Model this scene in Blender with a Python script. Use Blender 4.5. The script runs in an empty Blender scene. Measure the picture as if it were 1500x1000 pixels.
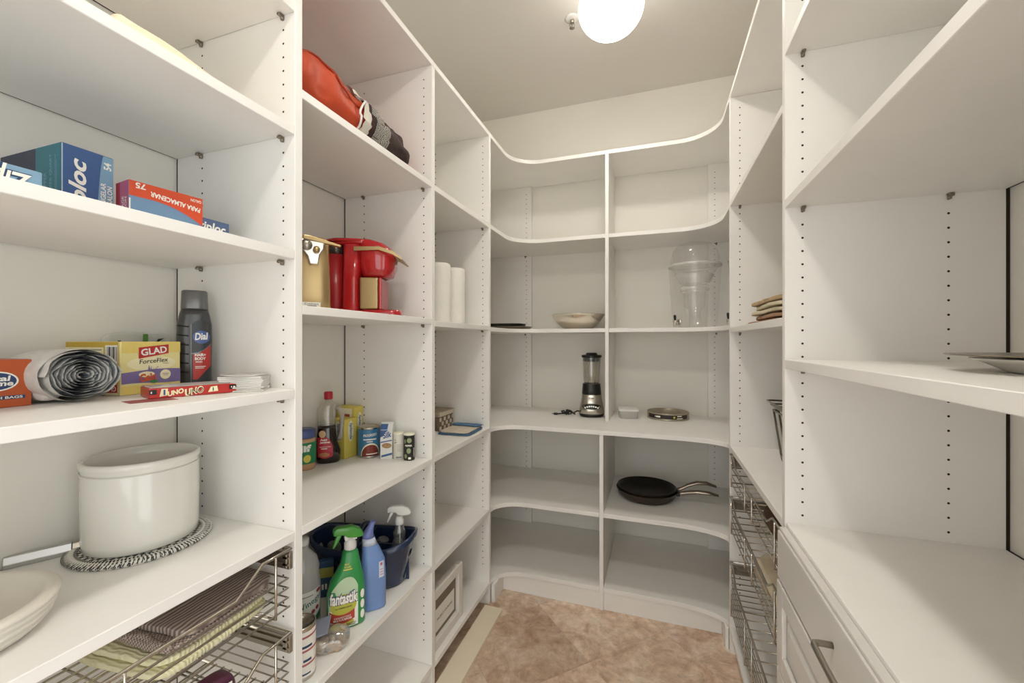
import bpy, bmesh, math, random
from mathutils import Vector, Matrix, noise
R = math.radians
PI = math.pi
ZC = 1.325                      # eye height above the floor
scene = bpy.context.scene
col = scene.collection

# ------------------------------------------------------------------ camera
cam_d = bpy.data.cameras.new('camera')
cam = bpy.data.objects.new('camera', cam_d); col.objects.link(cam)
cam_d.sensor_width = 36.0
cam_d.lens = 36.0*610/1500
cam_d.clip_start = 0.02
cam.location = (0, 0, ZC)
cam.rotation_euler = (PI/2, 0, math.atan2(210, 610))
scene.camera = cam

# ------------------------------------------------------------------ light
LAMP_STRENGTH = 76.0
LAMP_STRENGTH_NEAR = 104.0
SIDE_W = 10.0
REAR_W = 12.0
world = bpy.data.worlds.new('world'); scene.world = world
world.use_nodes = True
world.node_tree.nodes['Background'].inputs[0].default_value = (1.0, 0.96, 0.9, 1)
world.node_tree.nodes['Background'].inputs[1].default_value = 0.6
def added_fill(name, loc, rz, w, h, watts):
    dl = bpy.data.lights.new(name, 'AREA'); dl.shape = 'RECTANGLE'; dl.size = w; dl.size_y = h
    dl.energy = watts; dl.color = (0.93, 0.98, 1.0)
    o = bpy.data.objects.new(name, dl); col.objects.link(o); o.location = loc; o.rotation_euler = (PI/2, 0, rz)
added_fill('added_side_fill', (0.80, -0.36, 1.15), PI/2, 1.05, 2.0, SIDE_W)      # unseen fill panel added to brighten the left wall
added_fill('added_rear_fill', (-0.30, -1.08, 1.10), 0, 1.3, 2.1, REAR_W)         # unseen fill panel added to brighten panels that face the viewer
scene.view_settings.view_transform = 'Standard'
scene.view_settings.look = 'None'
scene.view_settings.gamma = 1.0
scene.view_settings.use_curve_mapping = False
scene.view_settings.exposure = 0.38
scene.cycles.transparent_max_bounces = 32
scene.cycles.diffuse_bounces = 8

# ------------------------------------------------------------------ materials
def lin(h):
    h = h.lstrip('#'); o = []
    for i in (0, 2, 4):
        v = int(h[i:i+2], 16)/255
        o.append(v/12.92 if v <= .04045 else ((v+.055)/1.055)**2.4)
    return (*o, 1)
MATS = {}
def mat(name, hexc, rough=.5, metal=0.0, var=0.0, scale=20, bump=0.0, bscale=200, spec=None, emit=None, coat=0):
    if name in MATS: return MATS[name]
    m = bpy.data.materials.new(name); m.use_nodes = True
    nt = m.node_tree; b = nt.nodes['Principled BSDF']
    c = lin(hexc)
    b.inputs['Base Color'].default_value = c
    b.inputs['Roughness'].default_value = rough
    b.inputs['Metallic'].default_value = metal
    if spec is not None: b.inputs['Specular IOR Level'].default_value = spec
    if coat: b.inputs['Coat Weight'].default_value = coat
    tc = nt.nodes.new('ShaderNodeTexCoord')
    if var:
        n = nt.nodes.new('ShaderNodeTexNoise'); n.inputs['Scale'].default_value = scale; n.inputs['Detail'].default_value = 5
        nt.links.new(tc.outputs['Object'], n.inputs['Vector'])
        r = nt.nodes.new('ShaderNodeValToRGB')
        r.color_ramp.elements[0].position = .3; r.color_ramp.elements[1].position = .7
        r.color_ramp.elements[0].color = tuple(max(0, x*(1-var)) for x in c[:3])+(1,)
        r.color_ramp.elements[1].color = tuple(min(1, x*(1+var)) for x in c[:3])+(1,)
        nt.links.new(n.outputs['Fac'], r.inputs['Fac']); nt.links.new(r.outputs['Color'], b.inputs['Base Color'])
    if bump:
        n2 = nt.nodes.new('ShaderNodeTexNoise'); n2.inputs['Scale'].default_value = bscale; n2.inputs['Detail'].default_value = 3
        nt.links.new(tc.outputs['Object'], n2.inputs['Vector'])
        bp = nt.nodes.new('ShaderNodeBump'); bp.inputs['Strength'].default_value = bump; bp.inputs['Distance'].default_value = .002
        nt.links.new(n2.outputs['Fac'], bp.inputs['Height']); nt.links.new(bp.outputs['Normal'], b.inputs['Normal'])
    if emit:
        b.inputs['Emission Color'].default_value = lin(emit[0]); b.inputs['Emission Strength'].default_value = emit[1]
    MATS[name] = m
    return m
def glass(name, hexc, refl=.12, tint=.0):
    """thin clear plastic / glass: mostly see-through with a Fresnel reflection"""
    if name in MATS: return MATS[name]
    m = bpy.data.materials.new(name); m.use_nodes = True
    nt = m.node_tree; nt.nodes.clear()
    out = nt.nodes.new('ShaderNodeOutputMaterial')
    t = nt.nodes.new('ShaderNodeBsdfTransparent'); t.inputs['Color'].default_value = lin(hexc)
    g = nt.nodes.new('ShaderNodeBsdfGlossy'); g.inputs['Roughness'].default_value = .06
    lw = nt.nodes.new('ShaderNodeLayerWeight'); lw.inputs['Blend'].default_value = .35
    mr = nt.nodes.new('ShaderNodeMapRange'); mr.inputs['To Min'].default_value = refl*.5; mr.inputs['To Max'].default_value = min(1, refl*4)
    nt.links.new(lw.outputs['Facing'], mr.inputs['Value'])
    mx = nt.nodes.new('ShaderNodeMixShader')
    nt.links.new(mr.outputs['Result'], mx.inputs['Fac'])
    nt.links.new(t.outputs[0], mx.inputs[1]); nt.links.new(g.outputs[0], mx.inputs[2])
    last = mx
    if tint:
        d = nt.nodes.new('ShaderNodeBsdfDiffuse'); d.inputs['Color'].default_value = lin('#f2f2ee')
        m2 = nt.nodes.new('ShaderNodeMixShader'); m2.inputs['Fac'].default_value = tint
        nt.links.new(mx.outputs[0], m2.inputs[1]); nt.links.new(d.outputs[0], m2.inputs[2]); last = m2
    nt.links.new(last.outputs[0], out.inputs['Surface'])
    MATS[name] = m
    return m
def stripes(name, c1, c2, scale, axis='X', rough=.8, dist=0.0, checker=False):
    m = bpy.data.materials.new(name); m.use_nodes = True
    nt = m.node_tree; b = nt.nodes['Principled BSDF']; b.inputs['Roughness'].default_value = rough
    tc = nt.nodes.new('ShaderNodeTexCoord')
    if checker:
        w = nt.nodes.new('ShaderNodeTexChecker'); w.inputs['Scale'].default_value = scale
        w.inputs['Color1'].default_value = lin(c1); w.inputs['Color2'].default_value = lin(c2)
        nt.links.new(tc.outputs['Object'], w.inputs['Vector']); nt.links.new(w.outputs['Color'], b.inputs['Base Color'])
    else:
        w = nt.nodes.new('ShaderNodeTexWave'); w.bands_direction = axis; w.inputs['Scale'].default_value = scale
        w.inputs['Distortion'].default_value = dist; w.inputs['Detail'].default_value = 1
        nt.links.new(tc.outputs['Object'], w.inputs['Vector'])
        r = nt.nodes.new('ShaderNodeValToRGB')
        r.color_ramp.elements[0].color = lin(c1); r.color_ramp.elements[1].color = lin(c2)
        nt.links.new(w.outputs['Fac'], r.inputs['Fac']); nt.links.new(r.outputs['Color'], b.inputs['Base Color'])
        bp = nt.nodes.new('ShaderNodeBump'); bp.inputs['Strength'].default_value = .6; bp.inputs['Distance'].default_value = .002
        nt.links.new(w.outputs['Fac'], bp.inputs['Height']); nt.links.new(bp.outputs['Normal'], b.inputs['Normal'])
    MATS[name] = m
    return m

MELA = mat('white_melamine', '#eceae6', .42, var=.015, scale=8, bump=.03, bscale=500)
PAINT = mat('cream_wall_paint', '#e8e5dd', .8, var=.02, scale=3, bump=.05, bscale=350)
CEIL = mat('ceiling_paint', '#dcd9d3', .85, var=.01, scale=3, bump=.04, bscale=300)
HOLE = mat('drilled_hole_dark', '#2a221b', .9)
CHROME = mat('chrome_wire', '#d0cabf', .22, 1.0)
NICKEL = mat('brushed_nickel', '#a9a398', .32, 1.0)
STEEL = mat('stainless_steel', '#c3bdb1', .25, 1.0, var=.06, scale=40)
PIN = mat('shelf_pin_metal', '#8d8577', .35, 1.0)
BLACKP = mat('black_plastic', '#15140f', .35)
WHITEP = mat('white_plastic', '#e4e3df', .4)
WHITECARD = mat('white_card', '#e6e3da', .7)
CERAM = mat('white_glazed_ceramic', '#dedcd4', .18, var=.02, scale=12, coat=.4)
INK = mat('dark_ink', '#23232b', .6)
PRINTW = mat('white_print', '#eeece4', .55)
NAVY = mat('navy_print', '#27406b', .5)
GREY_INK = mat('grey_print', '#77767a', .6)

# ------------------------------------------------------------------ helpers
MW = {}                                             # world matrix of each thing / part that I made
def tag(o, label=None, cat=None, group=None, kind=None):
    if label: o['label'] = label
    if cat: o['category'] = cat
    if group: o['group'] = group
    if kind: o['kind'] = kind
    return o
def thing(name, label, cat, loc=(0, 0, 0), rz=0.0, group=None):
    o = bpy.data.objects.new(name, None); col.objects.link(o)
    o.empty_display_size = .03
    o.location = loc; o.rotation_euler = (0, 0, rz)
    MW[o] = Matrix.Translation(loc) @ Matrix.Rotation(rz, 4, 'Z')
    return tag(o, label, cat, group)

class MB:
    def __init__(s): s.bm = bmesh.new()
    def _add(s, vs, fs, smooth=False):
        bv = [s.bm.verts.new(v) for v in vs]
        for f in fs:
            try:
                fc = s.bm.faces.new([bv[i] for i in f]); fc.smooth = smooth
            except ValueError: pass
        return bv
    def box(s, x0, x1, y0, y1, z0, z1, bev=0.0, seg=2, M=None):
        b = bmesh.new()
        bmesh.ops.create_cube(b, size=1)
        for v in b.verts:
            v.co = Vector(((x0+x1)/2+v.co.x*(x1-x0), (y0+y1)/2+v.co.y*(y1-y0), (z0+z1)/2+v.co.z*(z1-z0)))
        if bev: bmesh.ops.bevel(b, geom=b.edges[:], offset=bev, segments=seg, profile=.5, affect='EDGES')
        s.merge(b, M); return s
    def merge(s, b, M=None):
        b.verts.ensure_lookup_table()
        mp = {}
        for v in b.verts: mp[v] = s.bm.verts.new(M @ v.co if M else v.co)
        for f in b.faces:
            try:
                n = s.bm.faces.new([mp[v] for v in f.verts]); n.smooth = f.smooth
            except ValueError: pass
        b.free()
    def prism(s, pts, a0, a1, axis='y', bev=0.0, seg=2, M=None):
        """closed 2-D outline extruded from a0 to a1 along an axis: y -> pts are (x,z), z -> (x,y), x -> (y,z)"""
        b = bmesh.new()
        def mk(p, a): return {'y': (p[0], a, p[1]), 'z': (p[0], p[1], a), 'x': (a, p[0], p[1])}[axis]
        A = [b.verts.new(mk(p, a0)) for p in pts]; B = [b.verts.new(mk(p, a1)) for p in pts]
        n = len(pts)
        b.faces.new(A); b.faces.new(B[::-1])
        for i in range(n): b.faces.new([A[i], B[i], B[(i+1) % n], A[(i+1) % n]])
        bmesh.ops.recalc_face_normals(b, faces=b.faces[:])
        if bev: bmesh.ops.bevel(b, geom=b.edges[:], offset=bev, segments=seg, profile=.5, affect='EDGES')
        s.merge(b, M); return s
    def tube(s, path, r, n=8, closed=False, cap=True):
        P = [Vector(p) for p in path]; N = len(P)
        rings = []; up = None
        for i in range(N):
            if closed: t = P[(i+1) % N]-P[i-1]
            else: t = P[min(i+1, N-1)]-P[max(i-1, 0)]
            t.normalize()
            if up is None:
                up = Vector((0, 0, 1)) if abs(t.z) < .9 else Vector((1, 0, 0))
            a = t.cross(up)
            if a.length < 1e-5: a = t.cross(Vector((.3, 1, .2)))
            a.normalize(); b_ = a.cross(t).normalized(); up = b_
            rr = r[i] if isinstance(r, (list, tuple)) else r
            rings.append([s.bm.verts.new(P[i]+a*math.cos(2*PI*k/n)*rr+b_*math.sin(2*PI*k/n)*rr) for k in range(n)])
        m = N if closed else N-1
        for i in range(m):
            A, B = rings[i], rings[(i+1) % N]
            for k in range(n):
                try:
                    f = s.bm.faces.new([A[k], A[(k+1) % n], B[(k+1) % n], B[k]]); f.smooth = True
                except ValueError: pass
        if cap and not closed:
            s.bm.faces.new(rings[0][::-1]); s.bm.faces.new(rings[-1])
        return s
    def loft(s, secs, n=32, p=2.0, cap0=True, cap1=True, smooth=True):
        """secs: (z, rx, ry[, cx, cy[, p]]) stacked cross-sections (super-ellipses)"""
        rings = []
        for sc in secs:
            z, rx, ry = sc[:3]; cx, cy = (sc[3], sc[4]) if len(sc) > 3 else (0, 0); pp = sc[5] if len(sc) > 5 else p
            ring = []
            for k in range(n):
                a = 2*PI*k/n; ca, sa = math.cos(a), math.sin(a)
                x = math.copysign(abs(ca)**(2/pp), ca)*rx; y = math.copysign(abs(sa)**(2/pp), sa)*ry
                ring.append(s.bm.verts.new((cx+x, cy+y, z)))
            rings.append(ring)
        for A, B in zip(rings, rings[1:]):
            for k in range(n):
                f = s.bm.faces.new([A[k], A[(k+1) % n], B[(k+1) % n], B[k]]); f.smooth = smooth
        if cap0: s.bm.faces.new(rings[0][::-1])
        if cap1: s.bm.faces.new(rings[-1])
        return s
    def lathe(s, prof, n=40, c=(0, 0), cap0=False, cap1=False, smooth=True):
        return s.loft([(z, max(r, 1e-4), max(r, 1e-4), c[0], c[1]) for r, z in prof], n, 2.0, cap0, cap1, smooth)
    def soft(s, cx, cy, cz, w, d, h, amp=.004, seed=0, n=18, p=5.0, freq=18):
        """soft cushion-like block with uneven faces"""
        b = bmesh.new()
        bmesh.ops.create_cube(b, size=2)
        bmesh.ops.subdivide_edges(b, edges=b.edges[:], cuts=n, use_grid_fill=True)
        for v in b.verts:
            q = v.co
            L = (abs(q.x)**p+abs(q.y)**p+abs(q.z)**p)**(1/p)
            q = q/L
            co = Vector((cx+q.x*w/2, cy+q.y*d/2, cz+q.z*h/2))
            k = noise.noise_vector(co*freq+Vector((seed*7.1, seed*3.3, seed)))
            v.co = co+k*amp
            v.co.z = max(v.co.z, cz-h/2)
        for f in b.faces: f.smooth = True
        s.merge(b); return s
    def build(s, name, m, parent=None, world=False, recalc=True, smooth=None):
        if recalc: bmesh.ops.recalc_face_normals(s.bm, faces=s.bm.faces[:])
        me = bpy.data.meshes.new(name); s.bm.to_mesh(me); s.bm.free()
        if smooth is not None:
            for p in me.polygons: p.use_smooth = smooth
        me.materials.append(m)
        o = bpy.data.objects.new(name, me); col.objects.link(o)
        if parent is not None:
            if world: me.transform(MW[parent].inverted())
            o.parent = parent; MW[o] = MW[parent]
        else: MW[o] = Matrix.Identity(4)
        return o

def dup(o, parent):
    c = o.copy(); col.objects.link(c); c.parent = parent
    return c
def dup_tree(root, loc, rz, label):
    r = root.copy(); col.objects.link(r); r.location = loc; r.rotation_euler = (0, 0, rz); r['label'] = label
    MW[r] = Matrix.Translation(loc) @ Matrix.Rotation(rz, 4, 'Z')
    for ch in list(root.children):
        c = dup(ch, r)
        for g in list(ch.children): dup(g, c)
    return r

# --- flat print: text and shapes mapped onto a surface
_tc = {}
def text_geo(t, shear=0.0, bold=0.0):
    k = (t, shear, bold)
    if k in _tc: return _tc[k]
    cu = bpy.data.curves.new('t', 'FONT'); cu.body = t; cu.size = 1; cu.shear = shear; cu.offset = bold; cu.resolution_u = 3
    ob = bpy.data.objects.new('t', cu)
    me = bpy.data.meshes.new_from_object(ob)
    vs = [(v.co.x, v.co.y) for v in me.vertices]; fs = [tuple(p.vertices) for p in me.polygons]
    bpy.data.objects.remove(ob); bpy.data.meshes.remove(me); bpy.data.curves.remove(cu)
    x0 = min(v[0] for v in vs); x1 = max(v[0] for v in vs); y0 = min(v[1] for v in vs); y1 = max(v[1] for v in vs)
    r = ([((x-(x0+x1)/2)/(x1-x0), (y-(y0+y1)/2)/(y1-y0)) for x, y in vs], fs, (x1-x0)/(y1-y0))
    _tc[k] = r
    return r
def flat(o, U, V):
    o, U, V = Vector(o), Vector(U), Vector(V); N = U.cross(V)
    return lambda u, v, e: o+U*u+V*v+N*e
def cyl(r, a0=-PI/2, cx=0, cy=0):
    rf = r if callable(r) else (lambda v: r)
    def f(u, v, e):
        rr = rf(v); a = a0+u/rr
        return Vector((cx+(rr+e)*math.cos(a), cy+(rr+e)*math.sin(a), v))
    return f
def loftmap(secs, p):
    def f(u, v, e):
        S = secs
        for A, B in zip(S, S[1:]):
            if A[0] <= v <= B[0]: break
        t = 0 if B[0] == A[0] else min(1, max(0, (v-A[0])/(B[0]-A[0])))
        g = lambda i: (A[i] if len(A) > i else 0)*(1-t)+(B[i] if len(B) > i else 0)*t
        rx, ry, cx, cy = g(1), g(2), g(3), g(4)
        q = min(.999, abs(u-cx)/rx)
        return Vector((u, cy-ry*(1-q**p)**(1/p)-e, v))
    return f
def decal(parent, name, m, fmap, shapes, e=.0005):
    mb = MB()
    for sh in shapes:
        k = sh[0]
        if k == 'rect':
            u0, v0, u1, v1 = sh[1:5]; nu, nv = (sh[5], sh[6]) if len(sh) > 5 else (12, 4)
            vs = [fmap(u0+(u1-u0)*i/nu, v0+(v1-v0)*j/nv, e) for j in range(nv+1) for i in range(nu+1)]
            fs = [(j*(nu+1)+i, j*(nu+1)+i+1, (j+1)*(nu+1)+i+1, (j+1)*(nu+1)+i) for j in range(nv) for i in range(nu)]
        elif k == 'ell':
            u, v, ru, rv = sh[1:5]; n = 24
            vs = [fmap(u, v, e)]; fs = []
            for q in (1, 2, 3):
                for i in range(n): vs.append(fmap(u+ru*q/3*math.cos(2*PI*i/n), v+rv*q/3*math.sin(2*PI*i/n), e))
            for i in range(n):
                j = (i+1) % n
                fs.append((0, 1+i, 1+j))
                for q in (0, 1): fs.append((1+q*n+i, 1+(q+1)*n+i, 1+(q+1)*n+j, 1+q*n+j))
        elif k == 'band':          # region between two curves over u: f_low(u), f_high(u)
            u0, u1, fl, fh = sh[1:5]; nu, nv = 24, 3
            vs = []; fs = []
            for j in range(nv+1):
                for i in range(nu+1):
                    u = u0+(u1-u0)*i/nu; a, b = fl(u), fh(u)
                    vs.append(fmap(u, a+(b-a)*j/nv, e))
            fs = [(j*(nu+1)+i, j*(nu+1)+i+1, (j+1)*(nu+1)+i+1, (j+1)*(nu+1)+i) for j in range(nv) for i in range(nu)]
        elif k == 'poly':
            vs = [fmap(a, b, e) for a, b in sh[1]]; fs = [tuple(range(len(vs)))]
        elif k == 'text':
            t, u, v, w = sh[1:5]; rot = sh[5] if len(sh) > 5 else 0; h = sh[6] if len(sh) > 6 else None
            shear = sh[7] if len(sh) > 7 else 0; bold = sh[8] if len(sh) > 8 else .012
            g, fs, asp = text_geo(t, shear, bold)
            h = h or w/asp
            c, s_ = math.cos(rot), math.sin(rot)
            vs = [fmap(u+x*w*c-y*h*s_, v+x*w*s_+y*h*c, e) for x, y in g]
        mb._add(vs, fs)
    return mb.build(name, m, parent, recalc=False)
def facing(x, y, tx=0.0, ty=0.0):
    """rotation that turns a thing's local -Y side towards (tx, ty)"""
    return math.atan2(ty-y, tx-x)+PI/2
def arc(cx, cy, rx, ry, a0, a1, n=12):
    return [(cx+rx*math.cos(R(a0+(a1-a0)*i/n)), cy+ry*math.sin(R(a0+(a1-a0)*i/n))) for i in range(n+1)]

# ================================================================== the room
XWL, XWR, YWB, YWF = -1.1955, 0.7150, 2.7045, -1.0
ZCEIL = ZC+1.545
XL, XLB = -0.791, -1.190        # left run: front edge and back edge of its shelves
XR, XRB = 0.300, 0.708          # right run
YSB = 2.698                     # back run: back edge
T = 0.0215                      # board thickness
def Z(r): return r+ZC
def struct(name, mb, m): return tag(mb.build(name, m), kind='structure')
struct('wall_left', MB().box(XWL-.1, XWL, YWF-.1, YWB+.1, 0, ZCEIL), PAINT)
mb = MB()                        # opening invented in the right wall to let the added side fill in
mb.box(XWR, XWR+.1, .215, YWB+.1, 0, ZCEIL); mb.box(XWR, XWR+.1, YWF-.1, -.93, 0, ZCEIL); mb.box(XWR, XWR+.1, -.93, .215, 2.2, ZCEIL)
struct('wall_right', mb, PAINT)
struct('wall_back', MB().box(XWL, XWR, YWB, YWB+.1, 0, ZCEIL), PAINT)
mb = MB(); mb.box(XWL, -1.0, YWF-.1, YWF, 0, ZCEIL); mb.box(.4, XWR, YWF-.1, YWF, 0, ZCEIL); mb.box(-1.0, .4, YWF-.1, YWF, 2.2, ZCEIL)
struct('wall_front', mb, PAINT)
struct('ceiling', MB().box(XWL-.1, XWR+.1, YWF-.1, YWB+.1, ZCEIL, ZCEIL+.1), CEIL)
# floor: grout bed with travertine tiles laid on the diagonal
GROUT = mat('sand_grout', '#c2a88e', .9, var=.08, scale=60)
floor = struct('floor', MB().box(XWL-.1, XWR+.1, YWF-.6, YWB+.1, -.05, -.0012), GROUT)
TRAV = bpy.data.materials.new('travertine'); TRAV.use_nodes = True
nt = TRAV.node_tree; b = nt.nodes['Principled BSDF']; b.inputs['Roughness'].default_value = .45
tc = nt.nodes.new('ShaderNodeTexCoord'); oi = nt.nodes.new('ShaderNodeObjectInfo')
off = nt.nodes.new('ShaderNodeVectorMath'); off.operation = 'MULTIPLY_ADD'; off.inputs[1].default_value = (1, 1, 1)
cmb = nt.nodes.new('ShaderNodeCombineXYZ'); mu = nt.nodes.new('ShaderNodeMath'); mu.operation = 'MULTIPLY'; mu.inputs[1].default_value = 40
nt.links.new(oi.outputs['Random'], mu.inputs[0])
for i in range(3): nt.links.new(mu.outputs[0], cmb.inputs[i])
nt.links.new(tc.outputs['Object'], off.inputs[0]); nt.links.new(cmb.outputs[0], off.inputs[2])
n1 = nt.nodes.new('ShaderNodeTexNoise'); n1.inputs['Scale'].default_value = 9; n1.inputs['Detail'].default_value = 9; n1.inputs['Roughness'].default_value = .68; n1.inputs['Distortion'].default_value = .8
nt.links.new(off.outputs[0], n1.inputs['Vector'])
r1 = nt.nodes.new('ShaderNodeValToRGB')
for e_, (p_, c_) in zip((0, 1), ((.30, '#bb977e'), (.70, '#f8eddf'))):
    r1.color_ramp.elements[e_].position = p_; r1.color_ramp.elements[e_].color = lin(c_)
el = r1.color_ramp.elements.new(.5); el.color = lin('#e2cbb6')
nt.links.new(n1.outputs['Fac'], r1.inputs['Fac'])
n2 = nt.nodes.new('ShaderNodeTexNoise'); n2.inputs['Scale'].default_value = 28; n2.inputs['Detail'].default_value = 8; n2.inputs['Roughness'].default_value = .75
nt.links.new(off.outputs[0], n2.inputs['Vector'])
r2 = nt.nodes.new('ShaderNodeValToRGB'); r2.color_ramp.elements[0].position = .36; r2.color_ramp.elements[0].color = lin('#b0a294'); r2.color_ramp.elements[1].position = .66; r2.color_ramp.elements[1].color = lin('#ffffff')
nt.links.new(n2.outputs['Fac'], r2.inputs['Fac'])
m1 = nt.nodes.new('ShaderNodeMixRGB'); m1.blend_type = 'MULTIPLY'; m1.inputs['Fac'].default_value = .5
nt.links.new(r1.outputs[0], m1.inputs[1]); nt.links.new(r2.outputs[0], m1.inputs[2])
m2 = nt.nodes.new('ShaderNodeMixRGB'); m2.blend_type = 'MULTIPLY'; m2.inputs['Fac'].default_value = 1
nt.links.new(m1.outputs[0], m2.inputs[1]); nt.links.new(oi.outputs['Color'], m2.inputs[2])
nt.links.new(m2.outputs[0], b.inputs['Base Color'])
bp = nt.nodes.new('ShaderNodeBump'); bp.inputs['Strength'].default_value = .12; bp.inputs['Distance'].default_value = .003
nt.links.new(n2.outputs['Fac'], bp.inputs['Height']); nt.links.new(bp.outputs[0], b.inputs['Normal'])
TS = .416
tm = None; rng = random.Random(4)
e1 = Vector((1, 1, 0)).normalized(); e2 = Vector((-1, 1, 0)).normalized()
O = Vector((-.26, 1.73, 0))
for i in range(-9, 6):
    for j in range(-8, 8):
        c0 = O+e1*(i+.5)*TS+e2*(j+.5)*TS
        if not (XWL-.15 < c0.x < XWR+.15 and YWF-.1 < c0.y < YWB+.15): continue
        if tm is None:
            t0 = MB().box(-TS/2+.0006, TS/2-.0006, -TS/2+.0006, TS/2-.0006, -.010, 0, .0006, 1).build('floor_tile', TRAV, floor); tm = t0
        else: t0 = dup(tm, floor)
        t0.location = c0; t0.rotation_euler = (0, 0, R(45)+R(90)*rng.randrange(4))
        g = rng.uniform(.9, 1.06); t0.color = (g, g*.985, g*.97, 1)
        if (i, j) == (-1, 0): t0.color = (.88, .83, .785, 1)          # the darker tile
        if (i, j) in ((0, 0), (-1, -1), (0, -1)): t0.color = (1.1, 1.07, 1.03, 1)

# ------------------------------------------------------------------ shelving runs
def hole_mesh(name, parent, xs, ys, z0, z1, skip=()):
    """peg holes: dark discs seated in both faces of a board at y = ys"""
    mb = MB()
    z = z0
    while z < z1:
        for x in xs:
            for (y, sgn) in ys:
                vs = [(x+.0027*math.cos(2*PI*k/8), y+sgn*.0002, z+.0027*math.sin(2*PI*k/8)) for k in range(8)]
                mb._add(vs, [tuple(range(8))])
        z += .032
    return tag(mb.build(name, HOLE, parent, world=True), kind='stuff')
def board(parent, name, x0, x1, y0, y1, z0, z1, bev=.0012):
    return MB().box(x0, x1, y0, y1, z0, z1, bev, 1).build(name, MELA, parent, world=True)
GAP_SHADE = mat('painted_gap_shade', '#2c2219', .95)  # dark colour stands in for the shade inside the wall gaps
def gap_shade_strip(parent_part, x0, x1, y0, y1, z0, z1):
    """dark strip added as painted shade in the gap between a board and the wall"""
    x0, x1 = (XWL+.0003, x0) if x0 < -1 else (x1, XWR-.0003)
    MB().box(x0, x1, y0+.0015, y1-.0015, z0+.0015, z1-.0015).build('gap_shade_strip', GAP_SHADE, parent_part, world=True)
def panel(parent, x0, x1, y0, y1, z0, z1, cols, faces=(-1, 1)):
    p = board(parent, 'upright_panel', x0, x1, y0, y1, z0, z1)
    hole_mesh('peg_holes', p, cols, [(y0 if s < 0 else y1, s) for s in faces], z0+.20, z1-.02)
    gap_shade_strip(p, x0, x1, y0, y1, z0, z1)
    return p
pin_me = None
def pins(shelf, parent, pts):
    """metal support under a shelf end; pts: (x, y, z, direction along y)"""
    global pin_me
    for (x, y, z, s) in pts:
        if pin_me is None:
            mb = MB()
            mb.tube([(0, -.001, -.006), (0, .016, -.006)], .0032, 8)
            mb.box(-.0045, .0045, .001, .013, -.0045, -.0003, .0008, 1)
            mb.tube([(0, .0035, -.012), (0, .0035, -.001)], .0042, 8)
            o = mb.build('shelf_pin', PIN, shelf); pin_me = o.data
        else:
            o = bpy.data.objects.new('shelf_pin', pin_me); col.objects.link(o); o.parent = shelf
        o.matrix_local = MW[parent].inverted() @ Matrix.Translation((x, y, z)) @ Matrix.Rotation(0 if s > 0 else PI, 4, 'Z')
def shelf(parent, x0, x1, y0, y1, ztop, cols, t=T, name='shelf', pin=True):
    o = board(parent, name, x0, x1, y0+.0006, y1-.0006, ztop-t, ztop)
    gap_shade_strip(o, x0, x1, y0, y1, ztop-t, ztop)
    if pin: pins(o, parent, [(x, y0, ztop-t, 1) for x in cols]+[(x, y1, ztop-t, -1) for x in cols])
    return o

# left run
LCOL = (-.826, -1.097)
left = thing('shelving_unit', 'long white built-in shelving along the left wall holding groceries and cleaning supplies', 'shelving', (-1.0, .9, 0))
P0 = (-.172, -.15); P1 = (.750, .772); P2 = (1.377, 1.399); P3 = (1.945, 1.966)
TOPB, TOPT = Z(1.036), Z(1.057)
for (a, b_) in (P0, P1, P2, P3): panel(left, XLB, XL, a, b_, 0, TOPB-.0005, LCOL)
board(left, 'top_shelf', XLB, XL, P0[0], P3[1]-.0006, TOPB, TOPT)
for zt in (.786, .5008, .2124, -.1101, -.4406): shelf(left, XLB, XL, P0[1], P1[0], Z(zt), LCOL, pin=zt > -.4)
shelf(left, XLB, XL, P0[1], P1[0], Z(-1.21), LCOL)
for zt in (.598, .086, -.4385, -.842, -1.212): shelf(left, XLB, XL, P1[1], P2[0], Z(zt), LCOL)
for zt in (.594, .078, -.436, -.848, -1.216): shelf(left, XLB, XL, P2[1], P3[0], Z(zt), LCOL)
board(left, 'toe_kick', XL-.05, XL-.035, P0[1], P1[0], 0, Z(-1.232))

# back run with concave corner shelves
back = thing('shelving_unit', 'white built-in corner shelving across the back wall with curved shelf fronts', 'shelving', (-.25, 2.4, 0))
YA, YBL = P3[1]+.0006, 1.997+.0006
XD0, XD1 = -.262, -.2425
YU, YLO = 2.345, 2.084
def outline(lower, x_lo=None, x_hi=None):
    if not lower:
        L = [(XL, YA)]+arc(XL+.17, YU-.17, .17, .17, 180, 90); Rr = arc(XR-.18, YU-.19, .18, .19, 90, 0)+[(XR, YBL)]
    else:
        L = arc(XL+.15, YLO-.117, .15, .117, 180, 90); Rr = arc(XR-.22, YLO-.0860, .22, .0860, 90, 0)
    pts = []
    bl = [(XLB, 2.678), (XLB, YA)]
    br = [(XRB, YBL), (XRB, 2.678), (.291, 2.678), (.291, YSB)]
    if x_hi is None: pts += L
    if x_hi is not None:   # left half
        return L+[(x_hi, L[-1][1]), (x_hi, YSB), (-.784, YSB), (-.784, 2.678)]+bl
    if x_lo is not None:   # right half
        return [(x_lo, Rr[0][1])]+Rr+br+[(x_lo, YSB)]
    return L+Rr+br+[(-.784, YSB), (-.784, 2.678)]+bl
def curved(lower, zt, name='corner_shelf', **k):
    o = MB().prism(outline(lower, **k), Z(zt)-T, Z(zt), 'z', .0010, 1).build(name, MELA, back, world=True)
    return o
curved(False, 1.057, 'top_shelf')
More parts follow.
